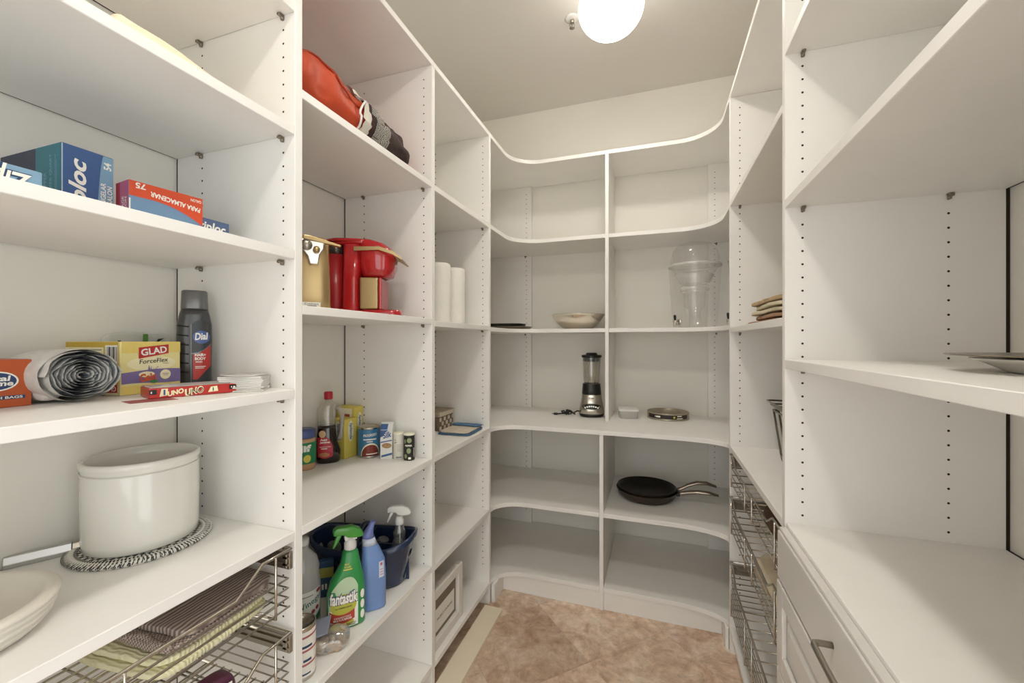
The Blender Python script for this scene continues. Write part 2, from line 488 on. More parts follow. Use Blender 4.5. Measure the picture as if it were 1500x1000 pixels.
for zt, lo in ((.595, False), (.073, False), (-.846, True), (-1.212, True)):
    a = curved(lo, zt, x_hi=XD0-.0005); pins(a, back, [(XL-.035, 2.68, Z(zt)-T, -1)])
    b_ = curved(lo, zt, x_lo=XD1+.0005); pins(b_, back, [(XR+.035, 2.68, Z(zt)-T, -1)])
curved(True, -.440, 'counter_shelf')
for x0, x1, cc in ((XLB, -.785, -.820), (.292, XRB, .327)):
    p = board(back, 'upright_panel', x0, x1, 2.680, YSB, 0, TOPB-.0005)
    hole_mesh('peg_holes', p, (cc,), [(2.680, -1)], .2, TOPB-.02)
board(back, 'divider_panel', XD0, XD1, 2.336, YSB, Z(-.440)+.0003, TOPB-.0005)
dv = board(back, 'divider_panel', XD0, XD1, 2.086, YSB, 0, Z(-.440)-T-.0003)
for x0, x1 in ((-.770, XD0-.0005), (XD1+.0005, .285)): board(back, 'toe_kick', x0, x1, 2.093, 2.107, .0, Z(-1.212)-T-.0003)
board(back, 'toe_kick', -.789, -.7705, 1.9665, 2.107, .0, Z(-1.212)-T-.0003)
board(back, 'toe_kick', .2855, .299, 1.9975, 2.107, .0, Z(-1.212)-T-.0003)

# right run
RCOL = (.337, .612)
right = thing('shelving_unit', 'white built-in shelving on the right wall above drawers and wire baskets', 'shelving', (.5, 1.1, 0))
R0 = (.228, .25); R1 = (1.183, 1.205); R2 = (1.975, 1.997)
panel(right, XR, XRB, R0[0], R0[1], 0, TOPB-.0005, RCOL)
panel(right, XR, XRB, R1[0], R1[1], 0, TOPB-.0005, RCOL)
panel(right, XR, XRB, R2[0], R2[1], 0, TOPB-.0005, RCOL, faces=(-1,))
board(right, 'top_shelf', XR, XRB, R0[0], R2[1]-.0006, TOPB, TOPT)
for zt in (.7215, .347, -.044): shelf(right, XR, XRB, R0[1], R1[0], Z(zt), RCOL)
for zt in (.594, .060): shelf(right, XR, XRB, R1[1], R2[0], Z(zt), RCOL)
shelf(right, XR+.003, XRB, R0[1], R1[0], Z(-.444), RCOL, name='counter_shelf', pin=False)
shelf(right, XR, XRB, R1[1], R2[0], Z(-.443), RCOL, name='counter_shelf', pin=False)
shelf(right, XR, XRB, R1[1], R2[0], Z(-1.215), RCOL, pin=False)
board(right, 'toe_kick', XR+.03, XR+.045, R1[1], R2[0], 0, Z(-1.237))

# loose plinth board on the floor
o = MB().box(-.046, .046, -.25, .248, 0, .018, .0008, 1).build('plinth_board', mat('cream_board', '#ebe0c8', .5, var=.02, scale=10))
o.location = (-.752, 1.665, .0002); o.rotation_euler = (0, 0, R(.6))
tag(o, 'loose cream plinth board lying on the tile floor beside the left shelving', 'board')

# drawer cabinet
DRW = mat('white_lacquered_drawer', '#d6d3ce', .35)
cab = thing('drawer_cabinet', 'white drawer cabinet with bar handle under the right counter', 'cabinet', (.5, .71, 0))
MB().box(.303, .70, .252, 1.181, .0905, Z(-.467), .001, 1).build('carcass', MELA, cab, world=True)
MB().box(.34, .69, .252, 1.181, .0, .09).build('toe_kick', MELA, cab, world=True)
def bar_handle(parent, y0, y1, z):
    pth = [(.2815, y0, z)]+[(.258+.008*math.cos(R(a)), y0+.008-.008*math.sin(R(a)), z) for a in (30, 60)]+[(.252, y0+.012, z)]
    pth = [(.2815, y0, z), (.262, y0, z), (.2545, y0+.0025, z), (.252, y0+.010, z), (.252, y1-.010, z), (.2545, y1-.0025, z), (.262, y1, z), (.2815, y1, z)]
    MB().tube(pth, .0052, 12).build('handle', NICKEL, parent, world=True)
for i, (za, zb) in enumerate(((-.452, -.576), (-.580, -.789), (-.793, -1.002), (-1.006, -1.228))):
    if i == 0:
        d_ = MB()
        d_.box(.287, .3025, .256, 1.178, Z(zb), Z(za), .002, 2); d_.box(.2815, .2868, .262, 1.172, Z(zb)+.006, Z(za)-.006, .002, 2)
        d_ = d_.build('drawer_front', DRW, cab, world=True)
    else:
        d_ = MB(); y0, y1, z0, z1, w = .256, 1.178, Z(zb), Z(za), .045
        d_.box(.292, .3025, y0, y1, z0, z1)
        for (a, b_, c, e) in ((y0, y0+w, z0, z1), (y1-w, y1, z0, z1), (y0+w, y1-w, z0, z0+w), (y0+w, y1-w, z1-w, z1)):
            d_.box(.2815, .2919, a, b_, c, e, .0025, 2)
        d_ = d_.build('drawer_front', DRW, cab, world=True)
        rp = MB()
        b2 = bmesh.new(); q = [(y0+w+.012, z0+w+.012), (y1-w-.012, z0+w+.012), (y1-w-.012, z1-w-.012), (y0+w+.012, z1-w-.012)]
        q2 = [(a+(.02 if a < .7 else -.02), c+(.02 if c < (z0+z1)/2 else -.02)) for a, c in q]
        A = [b2.verts.new((.2918, a, c)) for a, c in q]; B = [b2.verts.new((.2835, a, c)) for a, c in q2]
        b2.faces.new(B)
        for k in range(4): b2.faces.new([A[k], A[(k+1) % 4], B[(k+1) % 4], B[k]])
        rp.merge(b2); rp.build('raised_panel', DRW, d_, world=True)
    bar_handle(d_, .592, .836, Z(za)-.058 if i == 0 else (Z(za)+Z(zb))/2)

# ------------------------------------------------------------------ pull-out wire baskets
def wire_basket(label, xf, xb, y0, y1, zt, zlow, zb, nfront, scoop=True, floor_long=True):
    """xf: front x, xb: back x; zt corner height, zlow front rail height, zb floor"""
    s = 1 if xf > xb else -1           # which way the front looks
    t = thing('pull_out_basket', label, 'wire basket', ((xf+xb)/2, (y0+y1)/2, zb), group='chrome pull-out baskets')
    r = .0027
    mb = MB()
    g = .012
    # heavy top rim: U from the back along both sides, scooped front
    front = [(xf, y1-g, zt), (xf, y1-.085, zt), (xf, y1-.145, zlow), (xf, y0+.145, zlow), (xf, y0+.085, zt), (xf, y0+g, zt)]
    if not scoop: front = [(xf, y1-g, zt), (xf, y0+g, zt)]
    rim = [(xb, y1-g, zt)]+[(xf-s*.012, y1-g+.0, zt)]+front+[(xf-s*.012, y0+g, zt), (xb, y0+g, zt)]
    mb.tube(rim, r*1.25, 8, closed=True)
    mb.build('top_rim', CHROME, t, world=True)
    mb = MB()
    for k in range(nfront):            # horizontal wires running round the basket
        z = zlow-.022-(zlow-.022-zb)*k/(nfront-1)
        mb.tube([(xb, y1-g-.004, z), (xf-.004*s, y1-g-.004, z), (xf-.004*s, y0+g+.004, z), (xb, y0+g+.004, z)], r*.85, 6, closed=True)
    mb.build('side_wires', CHROME, t, world=True)
    for y in (y1-.055, y1-.33, y0+.33, y0+.055):
        zz = zt if (abs(y-y1) < .1 or abs(y-y0) < .1) else zlow
        MB().tube([(xf+.003*s, y, zz), (xf+.003*s, y, zb-.004), (xf-.02*s, y, zb-.004)], r, 6).build('upright_wire', CHROME, t, world=True)
    mb = MB()
    n = int(abs(xf-xb)/(.026 if floor_long else .12))
    for k in range(n+1):
        x = xb+(xf-.004*s-xb)*k/n
        mb.tube([(x, y0+g, zb), (x, y1-g, zb)], r*.8, 6)
    dy_ = .1 if floor_long else .058
    for y in [y0+g+dy_*k for k in range(int((y1-y0)/dy_)+1)]+([y1-.05, y1-.06] if floor_long else []):
        mb.tube([(xb, y, zb-.003), (xf-.004*s, y, zb-.003)], r*.9, 6)
    mb.build('floor_grid', CHROME, t, world=True)
    for yy, sy in ((y1, 1), (y0, -1)):  # ball-bearing slide screwed to the upright
        mb = MB()
        yw = yy-sy*.0006
        ya, yb = sorted((yw, yw-sy*.010))
        xa, xc = sorted((xb, xf-s*.006))
        mb.box(xa, xc, ya, yb, zt-.052, zt-.012, .001, 1)
        ya, yb = sorted((yw-sy*.0095, yw-sy*.0135))
        mb.box(xa, xc-.0*s, ya, yb, zt-.043, zt-.037, .0006, 1); mb.box(xa, xc, ya, yb, zt-.027, zt-.021, .0006, 1)
        x0_, x1_ = sorted((xf-s*.012, xf-s*.024))
        mb.box(x0_, x1_, ya, yb, zt-.048, zt-.016, .001, 1)
        mb.build('slide', NICKEL, t, world=True)
    return t
wire_basket('chrome pull-out wire basket holding the brown towel below the crock shelf', XL+.001, -1.16, P0[1], P1[0], Z(-.474), Z(-.519), Z(-.607), 4)
wire_basket('lower chrome pull-out wire basket with a purple packet, left shelving', XL+.001, -1.16, P0[1], P1[0], Z(-.667), Z(-.712), Z(-.800), 4)
wire_basket('topmost chrome pull-out wire basket with brown cloth, right shelving', XR-.001, .67, R1[1], R2[0], Z(-.476), Z(-.509), Z(-.595), 3, floor_long=False)
wire_basket('middle chrome pull-out wire basket with cream cloth, right shelving', XR-.001, .67, R1[1], R2[0], Z(-.655), Z(-.690), Z(-.790), 4, floor_long=False)
wire_basket('deep empty chrome wire basket nearest the floor, right shelving', XR-.001, .67, R1[1], R2[0], Z(-.930), Z(-.972), Z(-1.130), 7, floor_long=False)

# ------------------------------------------------------------------ ceiling fittings
def globe_lamp(label, x, y, strength):
    lamp = thing('ceiling_lamp', label, 'lamp', (x, y, ZCEIL), 0, 'globe ceiling lamps')
    MB().lathe([(.001, -.0005), (.075, -.0005), (.078, -.012), (.07, -.028), (.001, -.028)], 40).build('base_plate', WHITEP, lamp)
    g = mat('glowing_opal_glass_%d' % strength, '#f4f1ea', .3, emit=('#fff9ef', strength))
    nt = g.node_tree; tc = nt.nodes.new('ShaderNodeTexCoord'); sx = nt.nodes.new('ShaderNodeSeparateXYZ'); mr = nt.nodes.new('ShaderNodeMapRange')
    mr.inputs['From Min'].default_value = -.247; mr.inputs['From Max'].default_value = -.205; mr.inputs['To Min'].default_value = strength; mr.inputs['To Max'].default_value = strength*.04
    nt.links.new(tc.outputs['Object'], sx.inputs[0]); nt.links.new(sx.outputs['Z'], mr.inputs['Value'])
    nt.links.new(mr.outputs[0], nt.nodes['Principled BSDF'].inputs['Emission Strength'])       # glow shaped by height: strong at the bottom, weak above to spare the ceiling
    prof = []
    for k in range(25):
        a = R(-90+165*k/24); prof.append((max(.0003, .136*math.cos(a)), -.135+.112*math.sin(a)))
    MB().lathe(prof, 48).build('globe', g, lamp)
globe_lamp('round white glass globe lamp glowing on the ceiling beside the sprinkler', -.178, 1.80, LAMP_STRENGTH)
globe_lamp('second white glass globe lamp on the ceiling nearer the entrance', -.178, .32, LAMP_STRENGTH_NEAR)
sp = thing('fire_sprinkler', 'small white fire sprinkler head on the ceiling beside the lamp', 'sprinkler', (-.377, 1.977, ZCEIL))
MB().lathe([(.0005, -.0005), (.034, -.0005), (.034, -.003), (.026, -.007), (.012, -.009), (.0005, -.009)], 28).build('escutcheon', WHITEP, sp)
mb = MB(); mb.lathe([(.010, -.0095), (.010, -.022), (.006, -.024), (.0005, -.024)], 16)
for s_ in (-1, 1): mb.tube([(s_*.008, 0, -.022), (s_*.011, 0, -.034), (s_*.002, 0, -.046)], .0018, 6)
mb.tube([(0, 0, -.022), (0, 0, -.046)], .002, 6)
mb.lathe([(.0005, -.046), (.012, -.046), (.012, -.0475), (.0005, -.0475)], 16)
mb.build('spray_head', NICKEL, sp)

# ================================================================== things on the shelves
def carton(name, label, cat, loc, rz, w, d, h, m, group=None, bev=.0012):
    """box whose front (local -Y) bottom centre stands at loc"""
    t = thing(name, label, cat, loc, rz, group)
    MB().box(-w/2, w/2, 0, d, 0, h, bev, 1).build('carton', m, t)
    fr = flat((0, 0, 0), (1, 0, 0), (0, 0, 1)); le = flat((-w/2, d/2, 0), (0, -1, 0), (0, 0, 1))
    ri = flat((w/2, d/2, 0), (0, 1, 0), (0, 0, 1)); tp = flat((0, d/2, h), (1, 0, 0), (0, 1, 0))
    return t, fr, le, ri, tp
zA, zB, zC_, zD, zE = (Z(v)+.0004 for v in (.786, .5008, .2124, -.1101, -.4406))

# --- shelf with the folded cream cloths
FLEECE = mat('cream_fleece', '#ecdcc0', .95, var=.04, scale=40, bump=.5, bscale=260)
def folded_cloth(label, loc, w, d, hs, m, seed, cat='cloth', group=None, name='folded_cloth'):
    t = thing(name, label, cat, loc, 0, group)
    z = 0
    for k, h in enumerate(hs):
        MB().soft(0, 0, z+h/2+.002, w-.012*k, d-.014*k, h, .003, seed+k, 16, 5, 14).build('fold', m, t)
        z += h*.92
    return t
mb = MB()
b = bmesh.new(); nx, ny = 14, 30
def hprof(y):                          # y from near to far end
    return .050-.010*y if y < .4 else .046-.035*(y-.4)/.6
grid = {}
for i in range(nx+1):
    for j in range(ny+1):
        x = -1.02+.20*i/nx; y = .430+.262*j/ny; t_ = j/ny
        e_ = min(1, min(i, nx-i)/2.0, min(j, ny-j)/1.4)
        h = hprof(t_)*(e_**.4)+.004*noise.noise(Vector((x*14, y*14, 0)))*e_
        grid[i, j] = b.verts.new((x, y, zB+max(.0005, h)))
for i in range(nx):
    for j in range(ny):
        f = b.faces.new([grid[i, j], grid[i+1, j], grid[i+1, j+1], grid[i, j+1]]); f.smooth = True
low = {k: b.verts.new((v.co.x, v.co.y, zB)) for k, v in grid.items() if k[0] in (0, nx) or k[1] in (0, ny)}
edge = [(i, 0) for i in range(nx)]+[(nx, j) for j in range(ny)]+[(i, ny) for i in range(nx, 0, -1)]+[(0, j) for j in range(ny, 0, -1)]
for a, c in zip(edge, edge[1:]+edge[:1]): b.faces.new([grid[a], low[a], low[c], grid[c]])
b.faces.new([low[k] for k in edge[::-1]])
mb.merge(b)
tag(mb.build('folded_blanket', FLEECE), 'cream fleece blanket folded flat near the front of the upper left shelf', 'blanket')
o = MB().soft(-.93, .31, zB+.029, .20, .17, .056, .004, 3, 16, 4, 12).build('folded_towel', mat('peach_towel', '#e6d0b4', .95, bump=.5, bscale=200))
tag(o, 'second folded cream cloth at the left edge beside the fleece blanket', 'towel')

# --- food-bag cartons
BLUE = mat('storage_box_blue', '#3f5f92', .45, var=.04, scale=6); LBLUE = mat('storage_box_light_blue', '#7ea2bd', .45)
TEAL = mat('storage_box_teal', '#2f7c8c', .45, var=.06, scale=9); DNAVY = mat('storage_box_dark_navy', '#3a4358', .5, var=.15, scale=14)
REDP = mat('storage_box_red', '#d2502f', .45); PINK = mat('storage_box_pink', '#b0557a', .45, var=.04)
YEL = mat('yellow_print', '#d9cf5a', .5); GREENP = mat('green_print', '#3f7f4e', .5); SKY = mat('storage_box_mid_blue', '#6f8fb0', .45, var=.04, scale=8)
# tall box on end
t, fr, le, ri, tp = carton('storage_bag_box', 'tall blue box of freezer bags standing on end with white sideways lettering', 'box', (-.992, .4735, zC_), R(90), .075, .195, .1405, BLUE, 'food bag boxes')
decal(t, 'light_panel', LBLUE, fr, [('band', .012, .0372, lambda u: .0015, lambda u: .139 if u > .0225 else .0015+(.1375)*(1-((.0225-u)/.0108)**2 if u > .0125 else .05))])
decal(t, 'lettering', PRINTW, fr, [('text', 'ziploc', -.012, .063, .112, R(90), .032, .25, .03), ('text', '54', .028, .121, .014, R(90), .012, 0, .03),
      ('text', 'CONGELAR', .0215, .060, .056, R(90), .008, 0, .02), ('text', 'GALON', .0315, .066, .036, R(90), .008, 0, .02)], .0009)
decal(t, 'edge_line', mat('pale_edge', '#a9c3d2', .5), fr, [('rect', -.0374, .001, -.0355, .139)])
decal(t, 'side_print', TEAL, le, [('rect', .02, .001, .0968, .139)])
decal(t, 'side_print', DNAVY, le, [('rect', -.0968, .001, .02, .139)])
decal(t, 'side_lettering', LBLUE, le, [('text', '54 ZIPPER', .050, .066, .05, R(90), .009), ('text', 'FREEZER QUART', .068, .080, .085, R(90), .008), ('rect', .081, .040, .0825, .120), ('rect', .085, .040, .0862, .110)], .0009)
decal(t, 'side_artwork', TEAL, le, [('poly', [(-.04, .02), (.016, .03), (.018, .085), (-.01, .06)])], .0009)
# lying light-blue box at the very left
t, fr, le, ri, tp = carton('storage_bag_box', 'low light blue box of zip bags lying in front of the tall one', 'box', (-.902, .275, zC_), R(90), .20, .07, .0495, LBLUE, 'food bag boxes')
decal(t, 'logo_shadow', NAVY, fr, [('text', 'Ziploc', .048, .030, .082, PI, .040, .25, .07)])
decal(t, 'lettering', PRINTW, fr, [('text', 'Ziploc', .048, .030, .080, PI, .038, .25, .02)], .0009)
decal(t, 'corner_print', YEL, fr, [('rect', -.0995, .001, .0, .045)], .0004)
# red and blue box, printing upside down
t, fr, le, ri, tp = carton('storage_bag_box', 'red and blue box of storage bags standing upside down in the middle of the shelf', 'box', (-.9345, .5715, zC_), R(82.5), .126, .050, .095, SKY, 'food bag boxes')
decal(t, 'red_print', REDP, fr, [('band', -.0628, .0628, lambda u: .0655-.030*((u+.03)/.093)**2 if u > -.03 else .0655, lambda u: .0945)])
decal(t, 'lettering', PRINTW, fr, [('text', '75', -.045, .087, .016, PI, .011, 0, .03), ('text', 'PARA ALMACENAR', .014, .0725, .088, PI+R(-6), .010, 0, .03), ('text', 'GALON', .050, .0865, .02, PI, .006, 0, .02)], .0009)
decal(t, 'logo', NAVY, fr, [('text', 'Ziploc', .018, .018, .078, PI, .034, .25, .08)], .0007)
decal(t, 'logo_lettering', PRINTW, fr, [('text', 'Ziploc', .018, .018, .075, PI, .031, .25, .02)], .0011)
decal(t, 'side_print', PINK, le, [('rect', -.008, .001, .0245, .094)]); decal(t, 'side_print', mat('crimson_print', '#a02737', .5), le, [('rect', -.0245, .001, -.008, .094)])
decal(t, 'side_lettering', PRINTW, le, [('text', 'STORAGE', .004, .040, .05, R(90), .009), ('text', 'GALLON', .015, .040, .045, R(90), .008)], .0009)
decal(t, 'worn_edge', WHITECARD, fr, [('rect', -.0629, .001, -.0605, .060)], .0009)
# green box behind (only a sliver shows)
t, fr, le, ri, tp = carton('storage_bag_box', 'narrow green carton squeezed between the tall blue and the red box', 'box', (-1.045, .5185, zC_), R(90), .014, .10, .062, GREENP, 'food bag boxes')
decal(t, 'yellow_edge', YEL, fr, [('rect', .003, .001, .0068, .061)])
# small blue box on the right
t, fr, le, ri, tp = carton('storage_bag_box', 'lowest blue bag box next to the perforated upright panel', 'box', (-.932, .666, zC_), R(90), .064, .05, .058, mat('storage_box_slate', '#4f6288', .5, var=.08, scale=12), 'food bag boxes')
decal(t, 'lettering', PRINTW, fr, [('text', 'ziploc', -.008, .038, .062, 0, .026, .15, .03)])

# --- shelf with the bin bags
# orange carton
OR = mat('orange_carton', '#b9562a', .4, var=.12, scale=5)
t, fr, le, ri, tp = carton('trash_bag_box', 'orange carton of trash bags with navy oval logo at the left edge', 'box', (-1.020, .3135, zD), R(90), .195, .10, .0795, OR)
decal(t, 'logo_ring', PRINTW, fr, [('ell', .055, .044, .0265, .0165)]); decal(t, 'logo_oval', NAVY, fr, [('ell', .055, .044, .024, .0142)], .0009)
decal(t, 'lettering', PRINTW, fr, [('text', 'total', .055, .0485, .034, 0, .009, .1, .03), ('text', 'home', .057, .0405, .036, 0, .009, .1, .03)], .0013)
decal(t, 'name_bar', NAVY, fr, [('rect', -.03, .0135, .089, .0195)]); decal(t, 'bar_lettering', PRINTW, fr, [('text', 'KITCHEN TRASH BAGS', .042, .0165, .088, 0, .0042, 0, .02)], .0009)
# grey bag bundle behind
o = MB().soft(-1.150, .33, zD+.056, .066, .15, .108, .007, 5, 22, 3, 40).build('trash_bag_bundle', stripes('grey_plastic_film', '#8e9299', '#cfd0d2', 9, 'Y', .35, 6.0))
tag(o, 'crumpled grey plastic bag bundle behind the orange carton', 'plastic bag')
# roll of bags: spiral of film
roll = thing('trash_bag_roll', 'thick loose roll of grey and white trash bags beside the orange carton', 'bag roll', (-.985, .459, zD), 0)
FILM = mat('white_grey_film', '#d9d8d4', .45, var=.10, scale=60); FILMD = mat('slate_film', '#868f98', .45, var=.2, scale=50)
def spiral(r0, r1, turns, x0, x1, m, name, seed, amp, n=420):
    b = bmesh.new(); prev = None; last = None
    for k in range(n+1):
        f_ = k/n; a = 2*PI*turns*f_; r_ = r0+(r1-r0)*f_
        wob = 1+amp*noise.noise(Vector((math.cos(a)*2.2+seed, math.sin(a)*2.2, f_*9)))
        y = r_*1.17*wob*math.cos(a)+.004*(1-f_); z = r_*.94*wob*math.sin(a)
        xx = x1+.006*noise.noise(Vector((math.cos(a)*3, math.sin(a)*3, f_*12+seed)))-.010*(1-f_)
        p = (b.verts.new((x0, y, z)), b.verts.new((xx, y, z)))
        if prev:
            fc = b.faces.new([prev[0], p[0], p[1], prev[1]]); fc.smooth = True
        prev = p
    mb = MB(); mb.merge(b, Matrix.Translation((0, 0, .0495)))
    return mb.build(name, m, roll, recalc=False)
spiral(.005, .0465, 8.5, -.12, .016, FILM, 'wound_film', 1, .09)
spiral(.003, .0445, 8.5, -.12, .011, FILMD, 'inner_film', 1.35, .09)
mb = MB(); secs = []
rr = []
for (x, k) in ((-.14, .9), (-.10, 1.0), (-.03, 1.02), (.002, 1.0)):
    ring = []
    for q in range(40):
        a = 2*PI*q/40; w_ = 1+.05*noise.noise(Vector((math.cos(a)*2, math.sin(a)*2, x*20)))
        ring.append(mb.bm.verts.new((x, .0565*k*w_*math.cos(a), .0490+.0462*k*min(w_, 1)*math.sin(a))))
    rr.append(ring)
for A, B in zip(rr, rr[1:]):
    for q in range(40):
        f = mb.bm.faces.new([A[q], A[(q+1) % 40], B[(q+1) % 40], B[q]]); f.smooth = True
mb.bm.faces.new(rr[0])
mb.build('outer_film', FILM, roll)
mb = MB(); mb.soft(-.045, -.030, .038, .07, .030, .066, .006, 8, 14, 3, 30); mb.build('loose_flap', FILM, roll)
# yellow carton
YBOX = mat('yellow_carton', '#e8dc9a', .45, var=.05, scale=8); YD = mat('golden_print', '#c9ab3e', .5); PURP = mat('purple_print', '#7a6da0', .5, var=.08, scale=30)
REDL = mat('red_logo', '#b8262b', .45); CREAM = mat('cream_print', '#efe7bd', .5); ORNG = mat('orange_letter', '#c8542c', .5)
t, fr, le, ri, tp = carton('trash_bag_box', 'yellow and purple trash bag carton standing next to the grey bottle', 'box', (-1.026, .597, zD), R(97.5), .1225, .145, .1095, YBOX)
for q in ((.086, .109), (.001, .018)): decal(t, 'gold_band', mat('gold_print', '#e3cd72', .5), fr, [('rect', -.0605, q[0], .0608, q[1])])
decal(t, 'purple_band', PURP, fr, [('band', -.0605, .0608, lambda u: .021-.002*math.sin(u*40), lambda u: .0475+.003*math.sin(u*30+1))], .0007)
decal(t, 'cream_glow', CREAM, fr, [('ell', .0, .063, .05, .015)])
decal(t, 'logo_banner', REDL, fr, [('poly', [(-.028, .0735), (.034, .084), (.034, .1035), (-.028, .097)])], .0009)
decal(t, 'logo_lettering', PRINTW, fr, [('text', 'GLAD', .003, .0895, .054, R(7), .0145, 0, .03)], .0013)
decal(t, 'lettering', INK, fr, [('text', 'ForceFlex', .003, .0685, .060, R(3), .0095, .15, .01), ('rect', .022, .0615, .034, .0622)], .0009)
decal(t, 'scent_disc', CREAM, fr, [('ell', .027, .0375, .0115, .0105), ('ell', -.012, .040, .016, .006)], .001)
decal(t, 'scent_lettering', ORNG, fr, [('text', 'Gain', -.010, .034, .034, R(6), .017, .1, .04)], .0016)
decal(t, 'scent_details', PURP, fr, [('rect', .020, .0385, .034, .0397), ('rect', .022, .0355, .032, .0363)]+[('poly', [(-.004+.002*k, .045), (.004+.005*k-.004, .052+.002*k), (.006+.005*k-.004, .058-.001*k), (-.001+.002*k, .048)]) for k in range(-2, 3)], .0016)
decal(t, 'green_tag', GREENP, fr, [('ell', .002, .024, .008, .004)], .0016)
decal(t, 'side_print', YD, le, [('rect', -.071, .001, .067, .109)]); decal(t, 'side_panel', CREAM, le, [('rect', -.071, .068, .03, .098), ('rect', -.071, .001, .067, .022)], .0009)
decal(t, 'barcode_field', PRINTW, le, [('rect', .034, .065, .066, .102)], .0012)
decal(t, 'barcode', INK, le, [('rect', .038+.0035*k, .070, .0385+.0035*k+.0012*(k % 3), .099, 1, 1) for k in range(8)], .0016)
decal(t, 'fine_print', GREY_INK, le, [('rect', -.068, .072+.005*k, .026-.012*(k % 2), .0735+.005*k, 1, 1) for k in range(5)], .0014)
decal(t, 'side_band', PURP, le, [('rect', -.071, .036, .067, .046)], .0012)
decal(t, 'side_logo', REDL, le, [('rect', .028, .006, .066, .022)], .0014); decal(t, 'side_lettering', PRINTW, le, [('text', 'GLAD', .047, .014, .032, PI, .011, 0, .03)], .0018)
# clear pouches behind
POUCH = glass('clear_pouch', '#eceee8', .12, .55)
pt = thing('plastic_pouch', 'flat white plastic pouches with a green strip behind the yellow carton', 'pouch', (-1.178, .660, zD), R(92))
MB().soft(0, .006, .0665, .15, .012, .131, .003, 2, 14, 5, 30).build('pouch', POUCH, pt)
fm = flat((0, -.0035, 0), (1, 0, 0), (0, 0, 1))
decal(pt, 'green_strip', mat('leaf_green', '#5f9146', .5), fm, [('rect', .003, .002, .014, .128)]); decal(pt, 'printed_mark', INK, fm, [('rect', -.048, .105, -.042, .112), ('poly', [(.03, .104), (.05, .118), (.036, .116)])])
# shampoo bottle
GM = mat('gunmetal_plastic', '#4a4a4a', .28, .35); CAPM = mat('silver_cap', '#6f6f6e', .3, .5); DARK = mat('charcoal_label', '#33373a', .4); REDB = mat('red_label', '#b5352f', .4)
bx, by = -1.050, .700
bt = thing('body_wash_bottle', 'dark grey body wash bottle with silver cap and red label', 'bottle', (bx, by, zD), facing(bx, by))
secs = [(0, .030, .020), (.004, .033, .023), (.06, .0335, .0245), (.12, .0345, .024), (.150, .034, .0235), (.172, .030, .022), (.186, .0265, .021)]
MB().loft(secs, 40, 2.6).build('bottle_body', GM, bt)
cp = [(.1865, .0265, .0205), (.19, .0268, .0205), (.2285, .0255, .020), (.2315, .0235, .018)]
MB().loft(cp, 36, 2.6).build('cap', CAPM, bt)
lm = loftmap(secs, 2.6)
mb = MB()
for k in range(6):
    z = .040+.0215*k
    pth = [Vector(((-.0405+.001)*math.cos(a), -.0258*math.sin(a), z+.002*math.sin(a*1.5))) for a in [R(-20+95*q/10) for q in range(11)]]
    pth = [lm(-.0330+.022*q/8, z-.003*q/8, .0008) for q in range(9)]
    mb.tube(pth, .0017, 6)
mb.build('grip_ridge', BLACKP, bt)
decal(bt, 'label', DARK, lm, [('band', -.006, .0315, lambda u: .008, lambda u: .150+.012*math.sin((u+.006)/.0375*PI))])
decal(bt, 'red_panel', REDB, lm, [('band', -.003, .031, lambda u: .020+.032*max(0, (u-.006)/.025), lambda u: .080+.022*((u+.003)/.034)**2)], .0012)
decal(bt, 'label_border', CAPM, lm, [('rect', -.0072, .008, -.0058, .150)]+[('band', -.006, .031, lambda u: .080+.022*((u+.003)/.034)**2, lambda u: .083+.022*((u+.003)/.034)**2)], .0015)
decal(bt, 'logo_oval', mat('logo_blue', '#4a5f96', .4), lm, [('ell', .013, .120, .0165, .0155)], .0015); decal(bt, 'logo_lettering', PRINTW, lm, [('text', 'Dial', .013, .122, .026, R(4), .017, .2, .03)], .002)
decal(bt, 'lettering', PRINTW, lm, [('text', 'HAIR+', .011, .078, .021, 0, .007, 0, .04), ('text', 'BODY', .011, .069, .021, 0, .007, 0, .04), ('text', 'WASH', .008, .0615, .013, 0, .004, 0, .03), ('rect', .001, .0495, .021, .0512), ('rect', .001, .0460, .018, .0474)], .002)
# card-game packet
ux, uy = -.884, .590
un = thing('card_game_packet', 'long flat red card game packet lying in front of the bottle', 'game packet', (ux+.0, uy, zD), math.atan2(.139, .052))
MB().box(-.072, .074, 0, .075, .0004, .0195, .001, 1).build('tray', mat('red_card', '#b8302c', .35), un)
MB().box(-.070, .072, .003, .073, .0197, .0215, .0006, 1).build('clear_lid', glass('packet_film', '#e6d9c0', .2, .35), un)
fu = flat((0, 0, 0), (1, 0, 0), (0, 0, 1))
for q in ((-.071, -.060), (.060, .0735)): decal(un, 'black_tab', BLACKP, fu, [('rect', q[0], .008, q[1], .017)])
decal(un, 'cream_shape', CREAM, fu, [('poly', [(-.056, .003), (-.044, .005), (-.043, .018), (-.053, .018)]), ('poly', [(.022, .005), (.040, .006), (.038, .017), (.027, .016)])])
decal(un, 'lettering', CREAM, fu, [('text', 'UNO', -.001, .0098, .032, R(10), .0145, .2, .06), ('text', 'UNO', -.031, .0098, .026, R(12), .010, .2, .05)], .0009)
decal(un, 'lettering_core', INK, fu, [('text', 'UNO', .000, .0095, .028, R(10), .0105, .2, 0)], .0014)
decal(un, 'colour_cards', mat('card_blue', '#345a8c', .5), fu, [('rect', -.050, .006, -.047, .016), ('rect', .030, .007, .032, .014)], .0009)
decal(un, 'tab_marks', PRINTW, fu, [('rect', -.069, .010, -.067, .014), ('rect', .063, .011, .065, .014), ('rect', .067, .011, .071, .014)], .0009)
